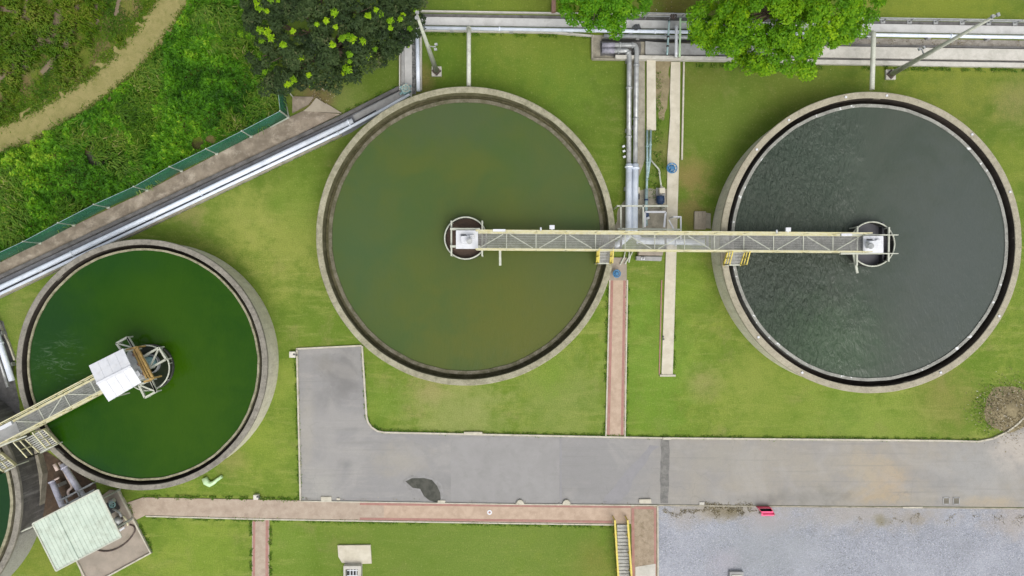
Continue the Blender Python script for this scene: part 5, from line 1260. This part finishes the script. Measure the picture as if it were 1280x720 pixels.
RUTS = [([(-30, 112), (0, 96), (20, 78), (45, 58), (62, 45), (72, 30), (78, -5)], 5.0), ([(52, 92), (75, 66), (92, 38), (98, -5)], 2.6), ([(117, 30), (121, 12), (122, -8)], 5.0),
        ([(-5, 10), (20, 14), (45, 34)], 3.0), ([(145, 18), (150, -5)], 2.0), ([(-10, 62), (15, 45), (30, 20), (34, -5)], 2.0)]
RUTPTS = []
for i_, (ln_, w_) in enumerate(RUTS):
    sheet('rut', strip_poly(ln_, w_ * 1.2), .0068 + .0004 * i_, 'rut_mud', jag=.16, label='brown muddy wheel rut curving through the far field')
    for (a_, b_), (c_, d_) in zip(ln_[:-1], ln_[1:]):
        for q_ in np.linspace(0, 1, 12): RUTPTS.append((a_ + (c_ - a_) * q_, b_ + (d_ - b_) * q_, w_))
cover('ground_cover', left_cover, 90000, 'low patchy green growth on the far side of the dirt track', .08, .045, M['leaf_field'], 6.0, bare=[(p_[0], p_[1], p_[2] * 1.25) for p_ in RUTPTS], thin=.5)
def grass(name, poly, ntuft, per, length, label, seed, mat, cond=None):
    xs = [p[0] for p in poly]; ys = [p[1] for p in poly]
    X = RNG.uniform(min(xs), max(xs), ntuft); Y = RNG.uniform(min(ys), max(ys), ntuft); k = inpoly(X, Y, poly); X, Y = X[k], Y[k]
    wx = (X - 640) / 20; wy = (360 - Y) / 20
    g = vnoise(wx, wy, .28, seed); k = (g > -.05) if cond is None else g > cond; wx, wy = wx[k], wy[k]
    n = len(wx) * per; bx = np.repeat(wx, per) + RNG.normal(size=n) * .1; by = np.repeat(wy, per) + RNG.normal(size=n) * .1
    ang0 = np.repeat(vnoise(wx, wy, .25, seed + 3) * 5, per); a = ang0 + RNG.normal(size=n) * .9
    ln = length * RNG.uniform(.5, 1.2, n); bend = RNG.uniform(.5, 1.0, n); z0 = .25
    dx, dy = np.cos(a), np.sin(a); w = .016 + RNG.random(n) * .014
    sx, sy = -dy * w, dx * w
    V = np.empty((n, 2, 4, 3))
    m = np.stack([bx + dx * ln * .45 * bend, by + dy * ln * .45 * bend, np.full(n, z0) + ln * .62], 1)
    tip = np.stack([bx + dx * ln * bend, by + dy * ln * bend, z0 + ln * (.75 - .35 * bend)], 1)
    S = np.stack([sx, sy, np.zeros(n)], 1); B0 = np.stack([bx, by, np.zeros(n)], 1)
    V[:, 0, 0] = B0 - S; V[:, 0, 1] = B0 + S; V[:, 0, 2] = m + S; V[:, 0, 3] = m - S
    V[:, 1, 0] = m - S; V[:, 1, 1] = m + S; V[:, 1, 2] = tip + S * .2; V[:, 1, 3] = tip - S * .2
    tint = .5 + RNG.normal(size=n) * .18 + np.repeat(vnoise(wx, wy, .5, seed + 8) * .5, per)
    o = quads(name, V.reshape(-1, 4, 3), np.repeat(tint, 2), mat); return tag(o, label, None, None, 'stuff')
grass('tall_grass', right_cover, 4600, 15, .75, 'tall arching grass among the weeds beside the fence', 3.0, M['blade'], cond=.10)
grass('tall_grass', left_cover, 1300, 12, .32, 'sparse short grass tufts beyond the dirt track', 13.0, M['leaf_field'], cond=.0)
def edge_cover(line, N, spread, label):
    P = [np.array((a, b), float) for a, b in line]; seg = RNG.integers(0, len(P) - 1, N); f = RNG.random(N); A = np.array(P)[seg]; B = np.array(P)[seg + 1]
    Q = A + (B - A) * f[:, None]; D = B - A; D /= np.linalg.norm(D, axis=1, keepdims=True); off = RNG.normal(size=N) * spread
    Q = Q + np.stack([-D[:, 1], D[:, 0]], 1) * off[:, None]; wx = (Q[:, 0] - 640) / 20; wy = (360 - Q[:, 1]) / 20
    g = vnoise(wx, wy, 2.4, 21); k = g > -.25; wx, wy = wx[k], wy[k]; n = len(wx)
    C = np.stack([wx, wy, .02 + RNG.random(n) * .1], 1)
    o = leaves('ground_cover', C, RNG.normal(size=(n, 3)) * .6 + np.array([0, 0, 1.]), .05 * RNG.uniform(.5, 1.5, n), .42, .5 + RNG.normal(size=n) * .22, M['leaf_field']); return tag(o, label, None, None, 'stuff')
edge_cover([(-20, 204), (0, 196), (48, 176), (100, 148), (145, 114), (182, 86), (208, 50), (232, 18), (246, -14)], 9000, 4, 'short grass creeping over the fence side of the dirt track')
edge_cover([(-20, 164), (0, 156), (52, 130), (108, 97), (150, 58), (178, 22), (196, -10)], 9000, 4, 'short grass creeping over the field side of the dirt track')
M['litter'] = leaf_mat('litter', [(0, (.05, .04, .025)), (.5, (.16, .13, .06)), (.8, (.30, .26, .16)), (1, (.5, .48, .42))], .1)
def scatter(name, line, N, spread, size, mat, label, hz=.03, thr=-.1, fr=2.0, side=0):
    P = np.array(line, float); ls = np.linalg.norm(P[1:] - P[:-1], axis=1); seg = RNG.choice(len(ls), N, p=ls / ls.sum()); f = RNG.random(N); A = P[seg]; B = P[seg + 1]
    D = (B - A); D /= np.linalg.norm(D, axis=1, keepdims=True); off = RNG.normal(size=N) * spread
    if side: off = side * np.abs(off)
    Q = A + (B - A) * f[:, None] + np.stack([-D[:, 1], D[:, 0]], 1) * off[:, None]; wx = (Q[:, 0] - 640) / 20; wy = (360 - Q[:, 1]) / 20
    k = vnoise(wx, wy, fr, 31) > thr; wx, wy = wx[k], wy[k]; n = len(wx)
    return np.stack([wx, wy, .02 + RNG.random(n) * hz], 1)
def scat_obj(name, parts, size, mat, label):
    C = np.concatenate(parts); n = len(C)
    o = leaves(name, C, RNG.normal(size=(n, 3)) * .5 + np.array([0, 0, 1.]), size * RNG.uniform(.5, 1.5, n), .45, .5 + RNG.normal(size=n) * .25, mat); return tag(o, label, None, None, 'stuff')
scat_obj('leaf_litter', [scatter('', [(828, 636), (950, 638)], 1500, 5, 0, 0, '', side=1, thr=.0), scatter('', [(1060, 640), (1280, 644)], 900, 7, 0, 0, '', side=1, thr=.12, fr=.9),
    scatter('', [(880, 632), (940, 633)], 900, 2.5, 0, 0, ''), scatter('', [(378, 624), (822, 630)], 260, 1.6, 0, 0, '', thr=.15), scatter('', [(1010, 52), (1280, 56)], 900, 3, 0, 0, '', thr=.1),
    scatter('', [(796, 640), (818, 700)], 500, 7, 0, 0, '', thr=.1), scatter('', [(385, 120), (425, 108)], 900, 9, 0, 0, '', thr=0.), scatter('', [(60, 320), (400, 150)], 500, 8, 0, 0, '', thr=.15), scatter('', [(800, 14), (1090, 18)], 900, 9, 0, 0, '')], .035, M['litter'], 'dead leaves and crumbs of dirt along kerbs and the gravel edge')
K1 = [(453, 433), (458, 520), (465, 532), (481, 539), (600, 541.5), (826, 546), (1180, 549), (1222, 550)]
scat_obj('grass_fringe', [scatter('', K1, 9000, 1.2, 0, 0, '', hz=.07), scatter('', [(370, 437), (375, 625)], 2500, 1.3, 0, 0, '', hz=.07), scatter('', [(183, 646.5), (330, 650), (640, 655.5), (765, 657.5)], 5500, 1.2, 0, 0, '', hz=.07),
    scatter('', [(760, 352), (756, 545)], 2200, 1.2, 0, 0, '', hz=.06), scatter('', [(785, 352), (782, 545)], 2200, 1.2, 0, 0, '', hz=.06), scatter('', [(842, 300), (842, 468)], 1800, 1.2, 0, 0, '', hz=.06),
    scatter('', [(180, 620.5), (372, 624)], 2500, 1.4, 0, 0, '', hz=.07), scatter('', [(190, 280), (425, 170)], 2800, 1.6, 0, 0, '', hz=.06), scatter('', [(152, 613), (192, 690)], 1200, 1.4, 0, 0, '', hz=.06),
    scatter('', [(314, 650), (314, 720)], 700, 1.2, 0, 0, '', hz=.06), scatter('', [(338, 650), (338, 720)], 700, 1.2, 0, 0, '', hz=.06), scatter('', [(530, 42), (740, 46)], 2000, 1.2, 0, 0, '', hz=.06), scatter('', [(870, 82), (1280, 88)], 4500, 1.4, 0, 0, '', hz=.08),
    scatter('', [(820, 90), (822, 200), (818, 260)], 1500, 4, 0, 0, '', hz=.08), scatter('', [(432, 140), (500, 107)], 1200, 1.6, 0, 0, '', hz=.08)], .04, M['blade'], 'ragged grass fringe growing against kerbs and path edges')
# weeds creeping round the soil patch on the right and at the broken strip
def ring_cover(px, py, r0, r1, N, label, a0=0, a1=2 * PI, hmax=.18):
    a = RNG.uniform(a0, a1, N); r = RNG.normal((r0 + r1) / 2, (r1 - r0) / 2, N)
    X = px + np.cos(a) * r * 1.1; Y = py - np.sin(a) * r * .95
    wx = (X - 640) / 20; wy = (360 - Y) / 20; n = len(wx)
    C = np.stack([wx, wy, .04 + RNG.random(n) * hmax], 1)
    o = leaves('ground_cover', C, RNG.normal(size=(n, 3)) * .6 + np.array([0, 0, 1.]), .05 * RNG.uniform(.5, 1.4, n), .45, .45 + RNG.normal(size=n) * .2, M['blade']); return tag(o, label, None, None, 'stuff')
scat_obj('dry_weeds', [np.stack([W(1262, 512).x + RNG.normal(size=2600) * 1.0, W(1262, 512).y + RNG.normal(size=2600) * .78, .05 + RNG.random(2600) * .2], 1)], .045, M['litter'], 'dry brown weeds scattered over the bare soil patch')
ring_cover(1262, 514, 24, 44, 500, 'small weeds round the bare soil patch on the right', math.radians(60), math.radians(230), .05)

# ================================================================== LIGHT, WORLD, CAMERA
sun = bpy.data.lights.new('sun', 'SUN'); sun.energy = 1.05; sun.angle = math.radians(42); sun.color = (1, .97, .92)
so = bpy.data.objects.new('sun', sun); COL.objects.link(so)
EL, AZ = 60, -22   # the sun stands in the south (bottom of the photo), slightly east
so.rotation_euler = (math.radians(90 - EL), 0, math.radians(-AZ))
w = bpy.data.worlds.new('World'); scene.world = w; w.use_nodes = True; nt = w.node_tree; nt.nodes.clear()
sky = nt.nodes.new('ShaderNodeTexSky'); sky.sky_type = 'NISHITA'; sky.sun_disc = False; sky.sun_elevation = math.radians(EL); sky.sun_rotation = math.radians(180 + AZ)
sky.air_density = 1.0; sky.dust_density = 4.0; sky.ozone_density = 1.0
hs = nt.nodes.new('ShaderNodeHueSaturation'); hs.inputs['Saturation'].default_value = .30   # cloud cover greys the sky
bg = nt.nodes.new('ShaderNodeBackground'); bg.inputs['Strength'].default_value = .15
out = nt.nodes.new('ShaderNodeOutputWorld')
nt.links.new(sky.outputs[0], hs.inputs['Color']); nt.links.new(hs.outputs[0], bg.inputs[0]); nt.links.new(bg.outputs[0], out.inputs[0])

cam = bpy.data.cameras.new('camera'); cam.sensor_width = 36; cam.lens = 36 * (SC * H) / 1280; cam.clip_end = 1000; cam.clip_start = .5
co = bpy.data.objects.new('camera', cam); COL.objects.link(co); co.location = (0, 0, H); scene.camera = co
scene.view_settings.view_transform = 'Standard'; scene.view_settings.look = 'None'; scene.view_settings.gamma = 1
scene.view_settings.exposure = 0.42
scene.cycles.max_bounces = 6; scene.cycles.transparent_max_bounces = 8
